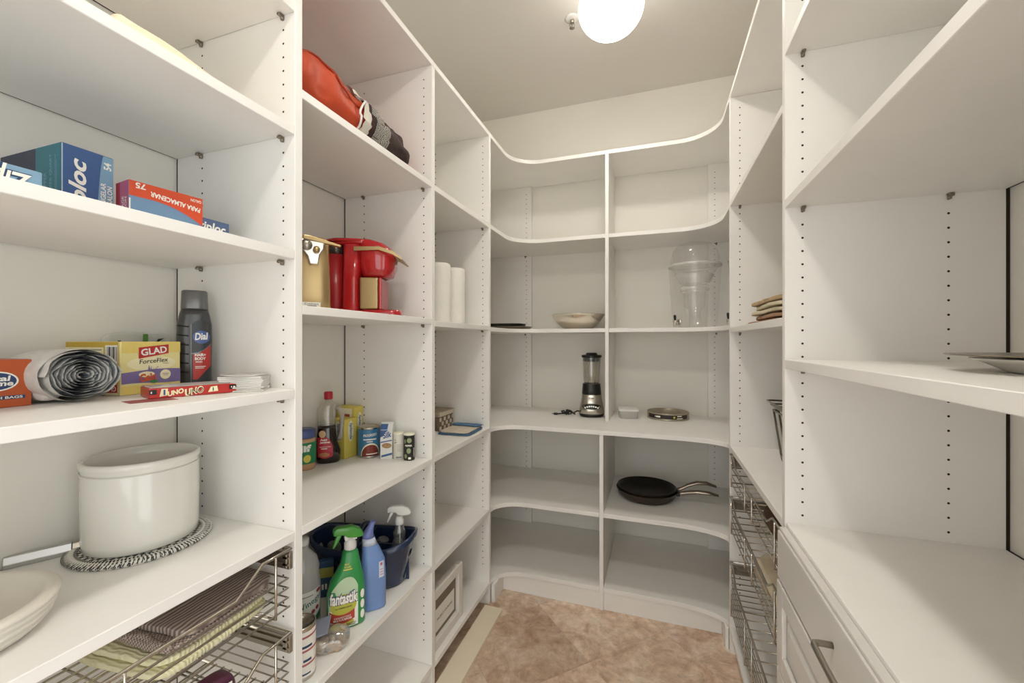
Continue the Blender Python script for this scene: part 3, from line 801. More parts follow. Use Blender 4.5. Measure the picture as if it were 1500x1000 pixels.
# a flat leaflet under it
o = MB().box(-.05, .02, -.02, .03, .0, .0003).build('leaflet', mat('maroon_leaflet', '#8f4747', .5)); o.location = (-.882, .528, zD-.0002); o.rotation_euler = (0, 0, R(75))
tag(o, 'thin reddish leaflet sticking out under the red card game packet', 'leaflet')
# coaster stack
COAST = mat('coaster_card', '#d4d2cd', .6, var=.06, scale=30); COASTT = mat('coaster_printed_top', '#b9b5b0', .5, var=.25, scale=25)
cme = None
for k in range(9):
    if cme is None:
        o = MB().box(-.042, .042, -.042, .042, 0, .0034, .0008, 1).build('coaster', COAST); cme = o.data
    else: o = bpy.data.objects.new('coaster', cme); col.objects.link(o)
    q = random.Random(k).uniform(-1, 1)
    o.location = (-.877+.0015*q, .695-.001*q, zD+.0037*k); o.rotation_euler = (0, 0, R(38+4*q))
    tag(o, 'pale square coaster in the stack beside the upright panel', 'coaster', 'stacked coasters')
o = MB().lathe([(.0005, 0), (.046, 0), (.0475, .0016), (.046, .0032), (.0005, .0032)], 40).build('coaster', COASTT); o.location = (-.877, .694, zD+.0335)
tag(o, 'round grey coaster on top of the pale square coaster stack', 'coaster', 'stacked coasters')

# --- shelf with the crock
cx, cy = -1.066, .603
tr = thing('trivet', 'round braided black and white trivet under the white crock', 'trivet', (cx, cy, zE))
MB().lathe([(.0005, 0), (.120, 0), (.123, .004), (.118, .008), (.0005, .008)], 56).build('woven_disc', stripes('braid_weave', '#4b4b49', '#dcd9cf', 120, 'X', .8, checker=True), tr)
mb = MB(); n = 110
for q in range(n):
    a = 2*PI*q/n
    p0 = Vector((.102*math.cos(a), .102*math.sin(a), .0085)); p1 = Vector((.123*math.cos(a+.035), .123*math.sin(a+.035), .004))
    mb.tube([p0, (p0+p1)/2+Vector((0, 0, .0022)), p1], .0021, 5)
mb.build('braided_edge', WHITECARD, tr)
mb = MB()
for q in range(n):
    a = 2*PI*(q+.5)/n
    p0 = Vector((.102*math.cos(a), .102*math.sin(a), .0092)); p1 = Vector((.1240*math.cos(a-.05), .1240*math.sin(a-.05), .0045))
    mb.tube([p0, (p0+p1)/2+Vector((0, 0, .0016)), p1], .0013, 5)
mb.build('dark_braid', INK, tr)
ck = thing('stoneware_crock', 'large white glazed stoneware crock standing on the braided trivet', 'crock', (cx, cy, zE+.0104))
prof = [(.0005, 0), (.092, 0), (.0965, .004), (.098, .02), (.099, .10), (.0985, .155), (.0985, .168), (.1005, .171), (.1015, .176), (.1005, .1815), (.097, .1835), (.092, .181), (.0905, .165), (.0905, .02), (.086, .012), (.0005, .012)]
MB().lathe(prof, 64).build('pot', CERAM, ck)
MB().lathe([(.0990, .1585), (.1000, .160), (.0990, .1615)], 64).build('rim_groove', mat('crock_groove', '#c9c6bd', .3), ck)
# aluminium bar
al = thing('aluminium_bar', 'silver aluminium grip lying against the wall left of the crock', 'metal bar', (-1.166, .497, zE), R(62))
MB().prism([(-.010, 0), (.010, 0), (.012, .008), (.006, .022), (-.006, .022), (-.012, .008)], -.062, .030, 'x', .001, 1).build('grip', mat('satin_aluminium', '#c6c6c4', .35, .85), al)
MB().prism([(-.008, .002), (.008, .002), (.009, .010), (.004, .020), (-.004, .020), (-.009, .010)], .0302, .050, 'x', .001, 1).build('neck', CHROME, al)
# white oval dish
dx, dy = -.972, .292
ds = thing('serving_dish', 'white ceramic serving dish with a thick ridged rim at the left edge', 'dish', (dx, dy, zE))
prof = [(.0005, 0), (.092, 0), (.104, .004), (.112, .012), (.1165, .018), (.1145, .0205), (.1185, .024), (.1205, .029), (.1185, .0315), (.1225, .035), (.1235, .039), (.1220, .041), (.1248, .0435), (.125, .047), (.121, .0505), (.112, .0515), (.105, .049), (.098, .034), (.080, .020), (.0005, .017)]
MB().lathe(prof, 64).build('dish', mat('ivory_ceramic', '#d8d2c6', .35, var=.02, scale=15), ds)

# --- basket contents, left
TOW = stripes('taupe_rib_towel', '#6d5f59', '#b3a49b', 34, 'X', .95, 3.0)
TOWW = stripes('taupe_waffle_towel', '#75665f', '#b9aaa0', 260, 'X', .95, checker=True)
YT = stripes('pale_yellow_cloth', '#dcd8ae', '#e9e5c4', 40, 'Y', .95, 6.0)
zb1 = Z(-.607)+.003
yt = thing('folded_towel', 'pale yellow cloth folded under the brown towel in the wire basket', 'towel', (-.945, .600, zb1), R(4))
MB().soft(0, 0, .0085, .245, .245, .017, .0022, 4, 20, 6, 25).build('fold', YT, yt); MB().soft(-.002, .004, .0245, .235, .235, .016, .0022, 9, 20, 6, 25).build('fold', YT, yt)
bt_ = thing('folded_towel', 'brown ribbed kitchen towel folded on the yellow cloth in the basket', 'towel', (-.930, .612, zb1+.0335), R(2))
MB().soft(0, .002, .0105, .215, .225, .019, .0024, 14, 24, 7, 22).build('fold', TOWW, bt_)
MB().soft(.004, .012, .0285, .214, .205, .018, .0030, 24, 24, 7, 22).build('fold', TOW, bt_)
MB().tube([(-.100+.200*k/14, -.103+.004*math.sin(k*.9), .016+.002*math.sin(k*1.7)) for k in range(15)], .0065, 10).build('rolled_hem', TOWW, bt_)
pk = thing('purple_packet', 'dark purple packet with white lettering in the lower left wire basket', 'packet', (-.850, .575, Z(-.800)+.003), R(80))
MB().soft(0, 0, .060, .12, .05, .116, .003, 3, 14, 5, 20).build('packet', mat('plum_film', '#5b2a43', .35), pk)
decal(pk, 'lettering', PRINTW, flat((0, -.0262, 0), (1, 0, 0), (0, 0, 1)), [('rect', -.045+.012*k, .100, -.037+.012*k, .107, 2, 1) for k in range(8)], .0012)

# ================================================================== second bay of the left shelving
z2, z3, z4, z5 = Z(.598)+.0004, Z(.086)+.0004, Z(-.4385)+.0004, Z(-.842)+.0004
# --- orange sports bag lying on its side
ORB = mat('orange_nylon', '#b8431f', .55, var=.08, scale=12, bump=.15, bscale=90)
bag = thing('sports_bag', 'orange nylon sports bag with dark mesh end pocket on the upper shelf', 'bag', (-.975, 1.03, z2))
st = [(-.235, .140, .095, .080), (-.20, .145, .100, .082), (-.10, .148, .098, .078), (0, .148, .092, .072), (.10, .146, .086, .066), (.17, .144, .082, .062), (.22, .140, .076, .058), (.245, .130, .064, .050), (.252, .118, .052, .044)]
def bag_pt(s_, a, e=0.0):
    """s_: position along the bag, a: angle round it"""
    for A, B in zip(st, st[1:]):
        if A[0] <= s_ <= B[0]: break
    t_ = (s_-A[0])/(B[0]-A[0]); g = [A[i]*(1-t_)+B[i]*t_ for i in range(4)]
    ca, sa = math.cos(a), math.sin(a)
    x = math.copysign(abs(ca)**.9, ca)*(g[1]+e); z = g[3]+math.copysign(abs(sa)**.85, sa)*((g[2] if sa > 0 else g[3])+e)
    k = noise.noise(Vector((s_*14, ca*2.4, sa*2.4)))*.016+(.5-abs(noise.noise(Vector((s_*20+ca*4, ca*3, sa*5)))))*.016
    if sa < -.5: k *= .1
    skew = .03*(s_/.25 if s_ > 0 else 0)*(1 if ca < 0 else .3)
    return Vector((x+k*ca, s_+skew, max(.001, z+k*max(0, sa))))
def patch(s0, s1, a0, a1, ns, na, e): 
    mb = MB(); vs = [bag_pt(s0+(s1-s0)*i/ns, a0+(a1-a0)*j/na, e) for j in range(na+1) for i in range(ns+1)]
    mb._add(vs, [(j*(ns+1)+i, j*(ns+1)+i+1, (j+1)*(ns+1)+i+1, (j+1)*(ns+1)+i) for j in range(na) for i in range(ns)], True)
    return mb
mb = MB(); NS, NA = 44, 44; rings = []
for i in range(NS+1):
    s_ = -.235+.4869*i/NS
    rings.append([mb.bm.verts.new(bag_pt(s_, 2*PI*j/NA)) for j in range(NA)])
for A, B in zip(rings, rings[1:]):
    for j in range(NA):
        f = mb.bm.faces.new([A[j], A[(j+1) % NA], B[(j+1) % NA], B[j]]); f.smooth = True
mb.bm.faces.new(rings[0]); mb.bm.faces.new(rings[-1])
mb.build('shell', ORB, bag)
MESHB = stripes('black_mesh', '#241d1b', '#4a3430', 420, 'X', .8, checker=True); MESHG = stripes('grey_mesh', '#3a3835', '#b9b5ab', 330, 'X', .8, checker=True)
patch(.030, .2515, R(-70), R(46), 26, 26, .008).build('mesh_pocket', MESHB, bag)
patch(.045, .110, R(-66), R(40), 14, 20, .0105).build('mesh_window', MESHG, bag)
patch(-.010, .026, R(-66), R(58), 8, 20, .0095).build('white_strap', mat('white_webbing', '#ddd8cc', .7), bag)
mb = MB(); mb.tube([bag_pt(-.010-.022*math.sin(PI*k/10), R(-35+50*k/10), .012) for k in range(11)], .0032, 8); mb.build('cord_loop', WHITEP, bag)
p0 = bag_pt(-.055, R(62), .006)
mb = MB(); mb.box(p0.x-.010, p0.x+.010, p0.y-.008, p0.y+.008, p0.z-.030, p0.z+.004, .002, 2); mb.box(p0.x-.013, p0.x+.013, p0.y-.011, p0.y+.011, p0.z+.004, p0.z+.014, .003, 2)
mb.build('clip', mat('bone_plastic', '#e0d6bd', .4), bag)
mb = MB()
for a in (R(75), R(20)): mb.tube([bag_pt(-.23+.35*k/20, a+.25*math.sin(k*.4), .0015) for k in range(21)], .003, 6)
mb.build('piping', mat('dark_orange_piping', '#9c3518', .6), bag)

# --- can opener
CHAMP = mat('champagne_metal', '#b39a6e', .32, .75)
co = thing('can_opener', 'tall champagne coloured electric can opener left of the red coffee maker', 'can opener', (-.945, .952, z3), R(46))
secs = [(0, .050, .045), (.004, .052, .047), (.10, .050, .045), (.19, .047, .042), (.205, .045, .040), (.210, .038, .034)]
MB().loft(secs, 40, 4.5).build('housing', CHAMP, co)
MB().prism([(-.055, .0), (-.047, .0), (-.042, .212), (-.050, .212)], -.03, .04, 'y', .001, 1).build('side_trim', CHROME, co)
lm = loftmap(secs, 4.5)
mb = MB(); mb.prism([(-.030, .198), (.034, .192), (.032, .172), (.022, .155), (.018, .128), (-.004, .128), (-.010, .150), (-.026, .172)], -.062, -.044, 'y', .003, 2); mb.build('cutter_bracket', CHROME, co)
mb = MB(); mb.lathe([(.0005, 0), (.014, 0), (.015, .003), (.014, .010), (.0005, .010)], 24)
for v in mb.bm.verts: v.co = Vector((v.co.x-.012, -.062-v.co.z, v.co.y+.180))
mb.build('cutting_wheel', NICKEL, co)
mb = MB(); mb.lathe([(.0005, 0), (.009, 0), (.009, .012), (.0005, .012)], 20)
for v in mb.bm.verts: v.co = Vector((v.co.x+.013, -.062-v.co.z, v.co.y+.168))
mb.build('drive_gear', CHAMP, co)
MB().prism([(-.020, .196), (.075, .182), (.078, .187), (.0, .206), (-.020, .208)], -.066, -.048, 'y', .002, 2).build('lever', CHAMP, co)
decal(co, 'badge', PRINTW, lm, [('rect', -.022, .010, .024, .024)]); decal(co, 'badge_lettering', INK, lm, [('text', 'Cuisinart', .001, .019, .036, 0, .005), ('rect', -.010, .0125, .014, .0145, 1, 1)], .0009)

# --- red coffee maker (local +X is its front)
RED = mat('gloss_red_plastic', '#b01d22', .14, coat=.6); RED2 = mat('satin_red_plastic', '#98191d', .35); TANK = mat('smoked_tank', '#3b332c', .12, coat=.4)
cm = thing('coffee_maker', 'glossy red single-cup coffee maker with champagne lever and panel', 'coffee maker', (-.962, 1.198, z3), R(24))
MB().loft([(.0, .040, .056, -.095, 0), (.006, .044, .060, -.095, 0), (.205, .042, .060, -.093, 0)], 40, 3.6).build('reservoir_body', RED2, cm)
MB().loft([(.2052, .041, .058, -.093, 0), (.238, .039, .056, -.092, 0)], 40, 3.6).build('water_tank', TANK, cm)
mb = MB()                                   # top shell sweeping from tank over the column
mb.prism([(-.128, .2382), (-.118, .250), (-.080, .260), (-.02, .2605), (.02, .258), (.020, .2385)], -.058, .058, 'y', .009, 4); mb.build('top_cover', RED, cm, smooth=True)
MB().loft([(0, .030, .060, -.027, 0), (.006, .031, .062, -.027, 0), (.12, .028, .062, -.025, 0), (.2380, .031, .061, -.022, 0)], 40, 4.0).build('column', RED, cm)
mb = MB(); mb.loft([(.130, .034, .040, .052, 0), (.136, .050, .052, .054, 0), (.165, .060, .060, .056, 0), (.200, .063, .062, .055, 0), (.230, .058, .061, .048, 0), (.248, .046, .057, .036, 0), (.258, .028, .050, .020, 0)], 44, 2.8); mb.build('brew_head', RED, cm)
MB().loft([(.120, .010, .010, .058, 0), (.1296, .018, .018, .056, 0)], 24).build('nozzle', BLACKP, cm)
mb = MB()
pl = [(-.010, .214), (.070, .218), (.115, .204), (.145, .186), (.149, .188), (.120, .214), (.072, .230), (-.010, .228)]
for y in (-.0695, .0655): mb.prism(pl, y, y+.004, 'y', .0008, 1)
mb.prism([(.118, .2045), (.145, .186), (.149, .188), (.120, .2135)], -.0654, .0654, 'y', .001, 1)
mb.build('lever_handle', CHAMP, cm)
mb = MB(); mb.box(.006, .066, -.0585, .0585, .022, .1285, .005, 3); mb.build('cup_bay_panel', CHAMP, cm)
MB().box(.0665, .078, -.056, .056, .0205, .1290, .004, 3).build('bay_front', RED, cm)
MB().loft([(0, .070, .056, .066, 0), (.004, .072, .058, .066, 0), (.0195, .072, .058, .066, 0), (.0202, .068, .054, .066, 0)], 40, 4.2).build('drip_tray', RED, cm)
mb = MB()
for k in range(6): mb.box(.082+.008*k, .085+.008*k, -.045, .045, .0203, .0213)
mb.build('tray_grille', BLACKP, cm)
mb = MB(); lp = [(-.098+.0*k, -.0645-.003*math.sin(PI*k/16), .012+.0) for k in range(1)]
lp = [(-.112+.012*math.sin(k*.8)*0+.017*math.sin(2*PI*k/16)+.006, -.0665, .055-.036*math.cos(2*PI*k/16)) for k in range(17)]
mb.tube(lp, .0036, 8, closed=False); mb.tube([(-.118, -.067, .018), (-.108, -.069, .024), (-.098, -.068, .015), (-.106, -.067, .008), (-.116, -.068, .012), (-.104, -.070, .020)], .0042, 8)
mb.build('power_cord', BLACKP, cm)

# --- groceries
JARX, JARY = -1.152, 1.128
j = thing('peanut_butter_jar', 'peanut butter jar with blue lid and green label beside the syrup bottle', 'jar', (JARX, JARY, z4), facing(JARX, JARY))
MB().lathe([(.0005, 0), (.036, 0), (.039, .005), (.040, .02), (.040, .095), (.037, .105), (.035, .107)], 40, cap1=True).build('jar_body', mat('peanut_butter', '#c19a72', .25, coat=.4), j)
MB().lathe([(.0372, .1072), (.0385, .109), (.0385, .132), (.037, .135), (.0005, .135)], 40).build('lid', mat('jar_lid_blue', '#4d5c8f', .35), j)
cmap = cyl(.0402)
decal(j, 'label', mat('jar_label_green', '#1f8050', .45), cmap, [('rect', -.062, .022, .062, .094, 40, 2)], .0003)
decal(j, 'label_disc', YEL, cmap, [('ell', .012, .040, .012, .013)], .0008); decal(j, 'lettering', PRINTW, cmap, [('text', 'Jif', .004, .072, .042, 0, .030, 0, .05)], .0008)
# syrup
SX, SY = -1.131, 1.222
sy = thing('syrup_bottle', 'pancake syrup bottle with red cap and side handle, dark syrup inside', 'bottle', (SX, SY, z4), facing(SX, SY))
secs = [(0, .036, .028), (.006, .041, .032), (.04, .0415, .033), (.08, .035, .029), (.12, .031, .026), (.15, .030, .025), (.195, .031, .025), (.212, .024, .021), (.222, .0135, .0135), (.228, .0125, .0125)]
secs = [(a, b_, c_, -.006 if .05 < a < .2 else 0, 0) for a, b_, c_ in secs]
liq = [(a, b_, c_, d_, e_) for a, b_, c_, d_, e_ in secs if a <= .12]+[(.135, .0303, .0253, -.006, 0)]
MB().loft(liq, 40, 2.6).build('syrup', mat('dark_syrup', '#1d0d08', .12, coat=.5), sy)
MB().loft([(.1355, .0303, .0253, -.006, 0)]+[s_ for s_ in secs if s_[0] > .14], 40, 2.6, cap0=False).build('clear_neck', glass('clear_bottle_plastic', '#eeeae2', .2, .16), sy)
mb = MB(); mb.tube([(.022, 0, .196), (.036, 0, .192), (.046, 0, .170), (.046, 0, .140), (.043, 0, .10), (.036, 0, .078)], [.008, .009, .0085, .008, .008, .009], 12); mb.build('handle', glass('clear_handle_plastic', '#d8cbb8', .2, .25), sy)
MB().lathe([(.0145, .2285), (.0150, .230), (.0150, .252), (.0135, .255), (.0005, .255)], 28).build('cap', mat('red_cap', '#b71f30', .35), sy)
lm = loftmap(secs, 2.6)
decal(sy, 'label', mat('syrup_label_red', '#b8273a', .4), lm, [('band', -.036, .015, lambda u: .020+.008*((u+.012)/.028)**2, lambda u: .094-.034*max(0, (u+.008)/.023)**2)], .0012)
decal(sy, 'label_disc', mat('label_tan', '#d8b48c', .5), lm, [('ell', -.020, .106, .0115, .013)], .0016)
decal(sy, 'picture', mat('pancake_tan', '#b98056', .5), lm, [('ell', -.014, .033, .018, .008)], .0018)
decal(sy, 'lettering', PRINTW, lm, [('text', 'Aunt', -.016, .086, .024, 0, .008, .1, .04), ('text', 'Jemima', -.012, .076, .034, 0, .009, .1, .04), ('rect', -.030, .060, .008, .0615), ('rect', -.024, .053, -.004, .056)], .0020)
# sweetener cartons
SPY = mat('sweetener_yellow', '#dccb62', .45, var=.04, scale=10); SPL = mat('sweetener_pale', '#e9e6cf', .5); BL2 = mat('sweetener_blue', '#3f5f8d', .5)
t, fr, le, ri, tp = carton('sweetener_box', 'smaller yellow sweetener carton right behind the syrup bottle', 'box', (-1.090, 1.291, z4), R(86), .060, .075, .146, SPY, 'sweetener cartons')
for f_, k in ((fr, 0), (le, .006)):
    decal(t, 'pale_cloud', SPL, f_, [('ell', .0+k, .100, .014, .040)]); decal(t, 'lettering', BL2, f_, [('text', 'Splenda', .0+k, .100, .062, R(-90), .017, .2, .02)], .0009)
t, fr, le, ri, tp = carton('sweetener_box', 'taller yellow sweetener carton against the perforated upright', 'box', (-1.098, 1.3475, z4), R(90), .050, .085, .184, SPY, 'sweetener cartons')
decal(t, 'pale_cloud', SPL, fr, [('ell', .004, .120, .014, .042)]); decal(t, 'lettering', BL2, fr, [('text', 'Splenda', .004, .118, .066, R(-90), .018, .2, .02)], .0009)
decal(t, 'picture', SPL, le, [('rect', -.02, .135, .03, .178)]); decal(t, 'picture_detail', mat('rust_print', '#9c4a3a', .5), le, [('rect', -.005, .14, .02, .156)], .0009)
# chilli can
CX, CY = -1.040, 1.333
cn = thing('food_can', 'blue labelled tin of beans with a bowl of chilli pictured on it', 'can', (CX, CY, z4), facing(CX, CY))
MB().lathe([(.0005, .001), (.037, .001), (.0395, 0), (.0405, .003), (.0395, .006), (.0395, .108), (.0405, .111), (.0405, .114), (.039, .1155), (.037, .1145), (.0365, .111), (.0005, .111)], 48).build('tin', STEEL, cn)
cmap = cyl(.0396)
decal(cn, 'label', mat('can_label_blue', '#3f7ea6', .4, var=.06, scale=20), cmap, [('rect', -.118, .007, .118, .107, 60, 2)], .0003)
decal(cn, 'bowl_rim', SPL, cmap, [('band', -.030, .044, lambda u: .008, lambda u: .010+.046*math.sqrt(max(0, 1-((u-.007)/.0375)**2)))], .0007)
decal(cn, 'chilli_picture', mat('chilli_red', '#7a3327', .5, var=.5, scale=160), cmap, [('band', -.027, .041, lambda u: .008, lambda u: .009+.041*math.sqrt(max(0, 1-((u-.007)/.0345)**2)))], .0011)
decal(cn, 'logo', mat('logo_maroon', '#4b2330', .5), cmap, [('poly', [(-.026, .076), (.034, .080), (.034, .097), (-.026, .092)])], .0008)
decal(cn, 'lettering', PRINTW, cmap, [('text', 'PROGRESSO', .005, .0865, .050, R(4), .010, .1, .03), ('rect', -.020, .068, .028, .0725), ('rect', -.008, .0605, .014, .0635), ('rect', -.010, .014, .034, .0175)], .0014)
# milk carton
MX, MY = -.957, 1.336
mk = thing('milk_carton', 'small blue and white milk carton between the tin and the shakers', 'carton', (MX, MY, z4), facing(MX, MY)+R(-14))
mb = MB(); mb.box(-.022, .022, -.022, .022, 0, .108, .0008, 1); mb.prism([(-.022, .1082), (.022, .1082), (.003, .128), (.003, .134), (-.003, .134), (-.003, .128)], -.022, .022, 'x'); mb.build('carton', mat('carton_white', '#dfe0dd', .45), mk)
fm = flat((0, -.022, 0), (1, 0, 0), (0, 0, 1)); fl = flat((-.022, 0, 0), (0, -1, 0), (0, 0, 1))
CBL = mat('carton_blue', '#3c5f93', .45, var=.1, scale=30)
decal(mk, 'blue_print', CBL, fm, [('poly', [(-.0215, .080), (-.0215, .1075), (.008, .1075), (-.004, .098), (-.010, .086)]), ('poly', [(-.0215, .060), (.0215, .068), (.0215, .072), (-.0215, .064)]), ('poly', [(-.018, .006), (.0215, .016), (.0215, .024), (-.018, .014)])])
decal(mk, 'cereal_picture', mat('nut_brown', '#a98560', .5, var=.3, scale=90), fm, [('ell', .002, .050, .018, .010)])
decal(mk, 'lettering', CBL, fm, [('text', 'Silk', .003, .090, .034, R(14), .022, .3, .03)], .0009)
decal(mk, 'side_print', CBL, fl, [('rect', -.0215, .070, .0215, .1075), ('ell', 0, .060, .006, .006), ('ell', 0, .045, .006, .006)]); decal(mk, 'side_panel', mat('carton_grey', '#9aa4ad', .5), fl, [('rect', -.0215, .004, .0215, .036)])
decal(mk, 'gable_print', CBL, flat((0, -.0225, .1085), (1, 0, 0), (0, .69, .72)), [('rect', -.0215, .001, .004, .026)], .0008)
# salt and pepper canisters
for (x, y, nm, lab, m, d1) in ((-.9125, 1.342, 'salt_shaker', 'white cardboard salt shaker next to the milk carton', mat('salt_white', '#dbd8cc', .5), 0), (-.866, 1.341, 'pepper_shaker', 'black printed pepper shaker at the end of the grocery row', mat('pepper_black', '#1f1c18', .5), 1)):
    sh = thing(nm, lab, 'shaker', (x, y, z4), facing(x, y), 'salt and pepper shakers')
    MB().lathe([(.0005, 0), (.0195, 0), (.0200, .002), (.0200, .090), (.0190, .093), (.0005, .093)], 36).build('canister', m, sh)
    MB().lathe([(.0192, .0912), (.0206, .0925), (.0206, .096), (.0195, .0975), (.0005, .0975)], 36).build('lid', SPL, sh)
    cmap = cyl(.0202)
    if d1:
        LEAF = mat('pale_leaf', '#8f9a72', .5)
        decal(sh, 'leaf_print', LEAF, cmap, [('ell', .0, .074, .009, .009), ('ell', -.002, .036, .008, .010), ('ell', -.014, .016, .006, .008), ('ell', -.017, .070, .004, .008)], .0004)
        decal(sh, 'lettering', PRINTW, cmap, [('text', 'PEPPER', -.003, .055, .026, 0, .0065, 0, .03), ('text', 'PEPPER', .019, .030, .034, R(90), .006), ('rect', -.004, .005, .006, .013)], .0007)
    else:
        decal(sh, 'print', mat('olive_print', '#6f6f52', .5), cmap, [('poly', [(-.016, .058), (-.004, .063), (-.014, .066)]), ('poly', [(-.016, .068), (-.009, .074), (-.015, .073)])], .0004)
        decal(sh, 'lettering', GREY_INK, cmap, [('rect', -.010, .006, .011, .010)]+[('rect', -.006, .030+.006*k, .009, .031+.006*k) for k in range(5)], .0004)

# --- cleaning supplies: caddy
CAD = mat('navy_caddy_plastic', '#1f2f4c', .25, coat=.3); CADD = mat('navy_caddy_inner', '#1c2c47', .3)
kx, ky = -.985, 1.238
ca = thing('cleaning_caddy', 'dark blue plastic cleaning caddy with carry handle and side holes', 'caddy', (kx, ky, z5), R(12))
def hole_secs(z, k): return (z, .150+.040*k, .085+.022*k)
nC = 72; out = []; inn = []
def rimz(a): return .150+.018*abs(math.cos(a))**2-.010*abs(math.sin(a))
mb = MB()
def ring(z_of, rx, ry): return [mb.bm.verts.new((math.copysign(abs(math.cos(2*PI*k/nC))**.75, math.cos(2*PI*k/nC))*rx, math.copysign(abs(math.sin(2*PI*k/nC))**.75, math.sin(2*PI*k/nC))*ry, z_of(2*PI*k/nC))) for k in range(nC)]
lv = []
for k in range(13):
    f_ = k/12
    lv.append(ring(lambda a, f_=f_: .002+f_*(rimz(a)-.002), .150+.034*f_, .082+.022*f_))
for i in range(12):
    for k in range(nC):
        f = mb.bm.faces.new([lv[i][k], lv[i][(k+1) % nC], lv[i+1][(k+1) % nC], lv[i+1][k]]); f.smooth = True
mb.bm.faces.new(lv[0])
tub = mb.build('tub', CAD, ca)
cut = MB()
for (x, sgn) in ((.030, -1), (.092, -1), (-.030, -1), (-.092, -1), (.030, 1), (.092, 1), (-.030, 1), (-.092, 1)):
    cut.prism([(x+.022*math.cos(2*PI*q/20), .092+.0125*math.sin(2*PI*q/20)) for q in range(20)], sgn*.055, sgn*.14, 'y')
for sgn in (-1, 1): cut.prism([(.016*math.cos(2*PI*q/20), .098+.0125*math.sin(2*PI*q/20)) for q in range(20)], sgn*.12, sgn*.22, 'x')
cut = cut.build('cutter', CAD); cut.parent = ca
sm = tub.modifiers.new('thickness', 'SOLIDIFY'); sm.thickness = .0028; sm.offset = -1
bo = tub.modifiers.new('holes', 'BOOLEAN'); bo.object = cut; bo.operation = 'DIFFERENCE'; bo.solver = 'EXACT'
dg = bpy.context.evaluated_depsgraph_get(); nm = bpy.data.meshes.new_from_object(tub.evaluated_get(dg))
tub.modifiers.clear(); tub.data = nm
bpy.data.objects.remove(cut)
mb = MB(); pth = []
for k in range(nC):
    a = 2*PI*k/nC; pth.append((math.copysign(abs(math.cos(a))**.75, math.cos(a))*.187, math.copysign(abs(math.sin(a))**.75, math.sin(a))*.107, rimz(a)-.006))
P_ = pth
for lo, hi, rr_ in ((-.008, .008, .0),):
    A = [mb.bm.verts.new((x*1.0, y*1.0, z-.012)) for x, y, z in P_]; B = [mb.bm.verts.new((x*1.012, y*1.015, z+.006)) for x, y, z in P_]
    C_ = [mb.bm.verts.new((x*.965, y*.94, z+.007)) for x, y, z in P_]
    for k in range(nC):
        q = (k+1) % nC
        for U_, V_ in ((A, B), (B, C_)):
            f = mb.bm.faces.new([U_[k], U_[q], V_[q], V_[k]]); f.smooth = True
mb.build('rim', CAD, ca)
MB().box(-.004, .004, -.098, .098, .004, .135, .0015, 1).build('divider_wall', CADD, ca)
MB().box(.01, .166, -.003, .003, .004, .125, .0012, 1).build('divider_wall', CADD, ca)
mb = MB(); mb.tube([(0, -.060*math.cos(PI*k/14)*1.0, .125+.062*math.sin(PI*k/14)) for k in range(15)], .0095, 12); mb.build('handle', CAD, ca)
decal(ca, 'sticker', mat('cream_sticker', '#b8b49a', .5), lambda u, v, e: Vector((.095+u, -(.082+.022*v/.15)*(1-((.095+u)/.178)**2.7)**(1/2.7)-.0015, v)), [('ell', .0, .045, .020, .014)])
# clear spray bottle in the caddy
def trigger_head(t, z, m, ml, k=1.0, pre=''):
    """trigger sprayer, nozzle towards local -X"""
    MB().lathe([(.014*k, z), (.0155*k, z+.002), (.0155*k, z+.016*k), (.013*k, z+.020*k), (.010*k, z+.030*k)], 24, cap0=True, cap1=True).build('collar', ml, t)
    mb = MB()
    mb.prism([(-.042*k, z+.046*k), (-.042*k, z+.062*k), (-.030*k, z+.068*k), (.012*k, z+.066*k), (.030*k, z+.056*k), (.040*k, z+.040*k), (.036*k, z+.032*k), (.016*k, z+.030*k), (-.006*k, z+.034*k), (-.014*k, z+.044*k)], -.0105*k, .0105*k, 'y', .004*k, 3)
    mb.build('sprayer_head', m, t, smooth=True)
    MB().prism([(-.020*k, z+.044*k), (-.028*k, z+.030*k), (-.040*k, z+.010*k), (-.044*k, z+.012*k), (-.036*k, z+.034*k), (-.030*k, z+.046*k)], -.006*k, .006*k, 'y', .0018*k, 2).build('trigger', m, t, smooth=True)
sx, sy_ = -.862, 1.272
sb = thing('spray_bottle', 'clear spray bottle with white trigger head standing in the blue caddy', 'spray bottle', (sx, sy_, z5+.006), facing(sx, sy_)+R(0))
CLR = glass('clear_spray_plastic', '#eef0ee', .22, .06)
secs = [(0, .030, .022), (.004, .033, .025), (.10, .033, .025), (.115, .026, .022), (.135, .019, .018), (.160, .022, .020), (.172, .016, .016), (.186, .0125, .0125)]
MB().loft(secs, 36, 2.4, cap1=False).build('bottle_body', CLR, sb)
MB().loft([(a, b_*.94, c_*.94) for a, b_, c_ in secs[:2]]+[(.09, .031, .0235)], 36, 2.4).build('liquid', glass('pale_blue_liquid', '#9fb6c9', .15, .05), sb)
trigger_head(sb, .1865, WHITEP, WHITEP)
MB().tube([(0, 0, .188), (.002, 0, .10), (.006, 0, .008)], .0022, 8).build('dip_tube', WHITEP, sb)
# brush head inside the caddy
o = MB().soft(-1.09, 1.205, z5+.105, .05, .03, .04, .003, 3, 10, 2.5, 30).build('scrub_pad', mat('grey_green_scrub', '#7d8478', .9, bump=.6, bscale=300))
tag(o, 'grey green scrubbing pad lying inside the blue caddy', 'scrub pad')
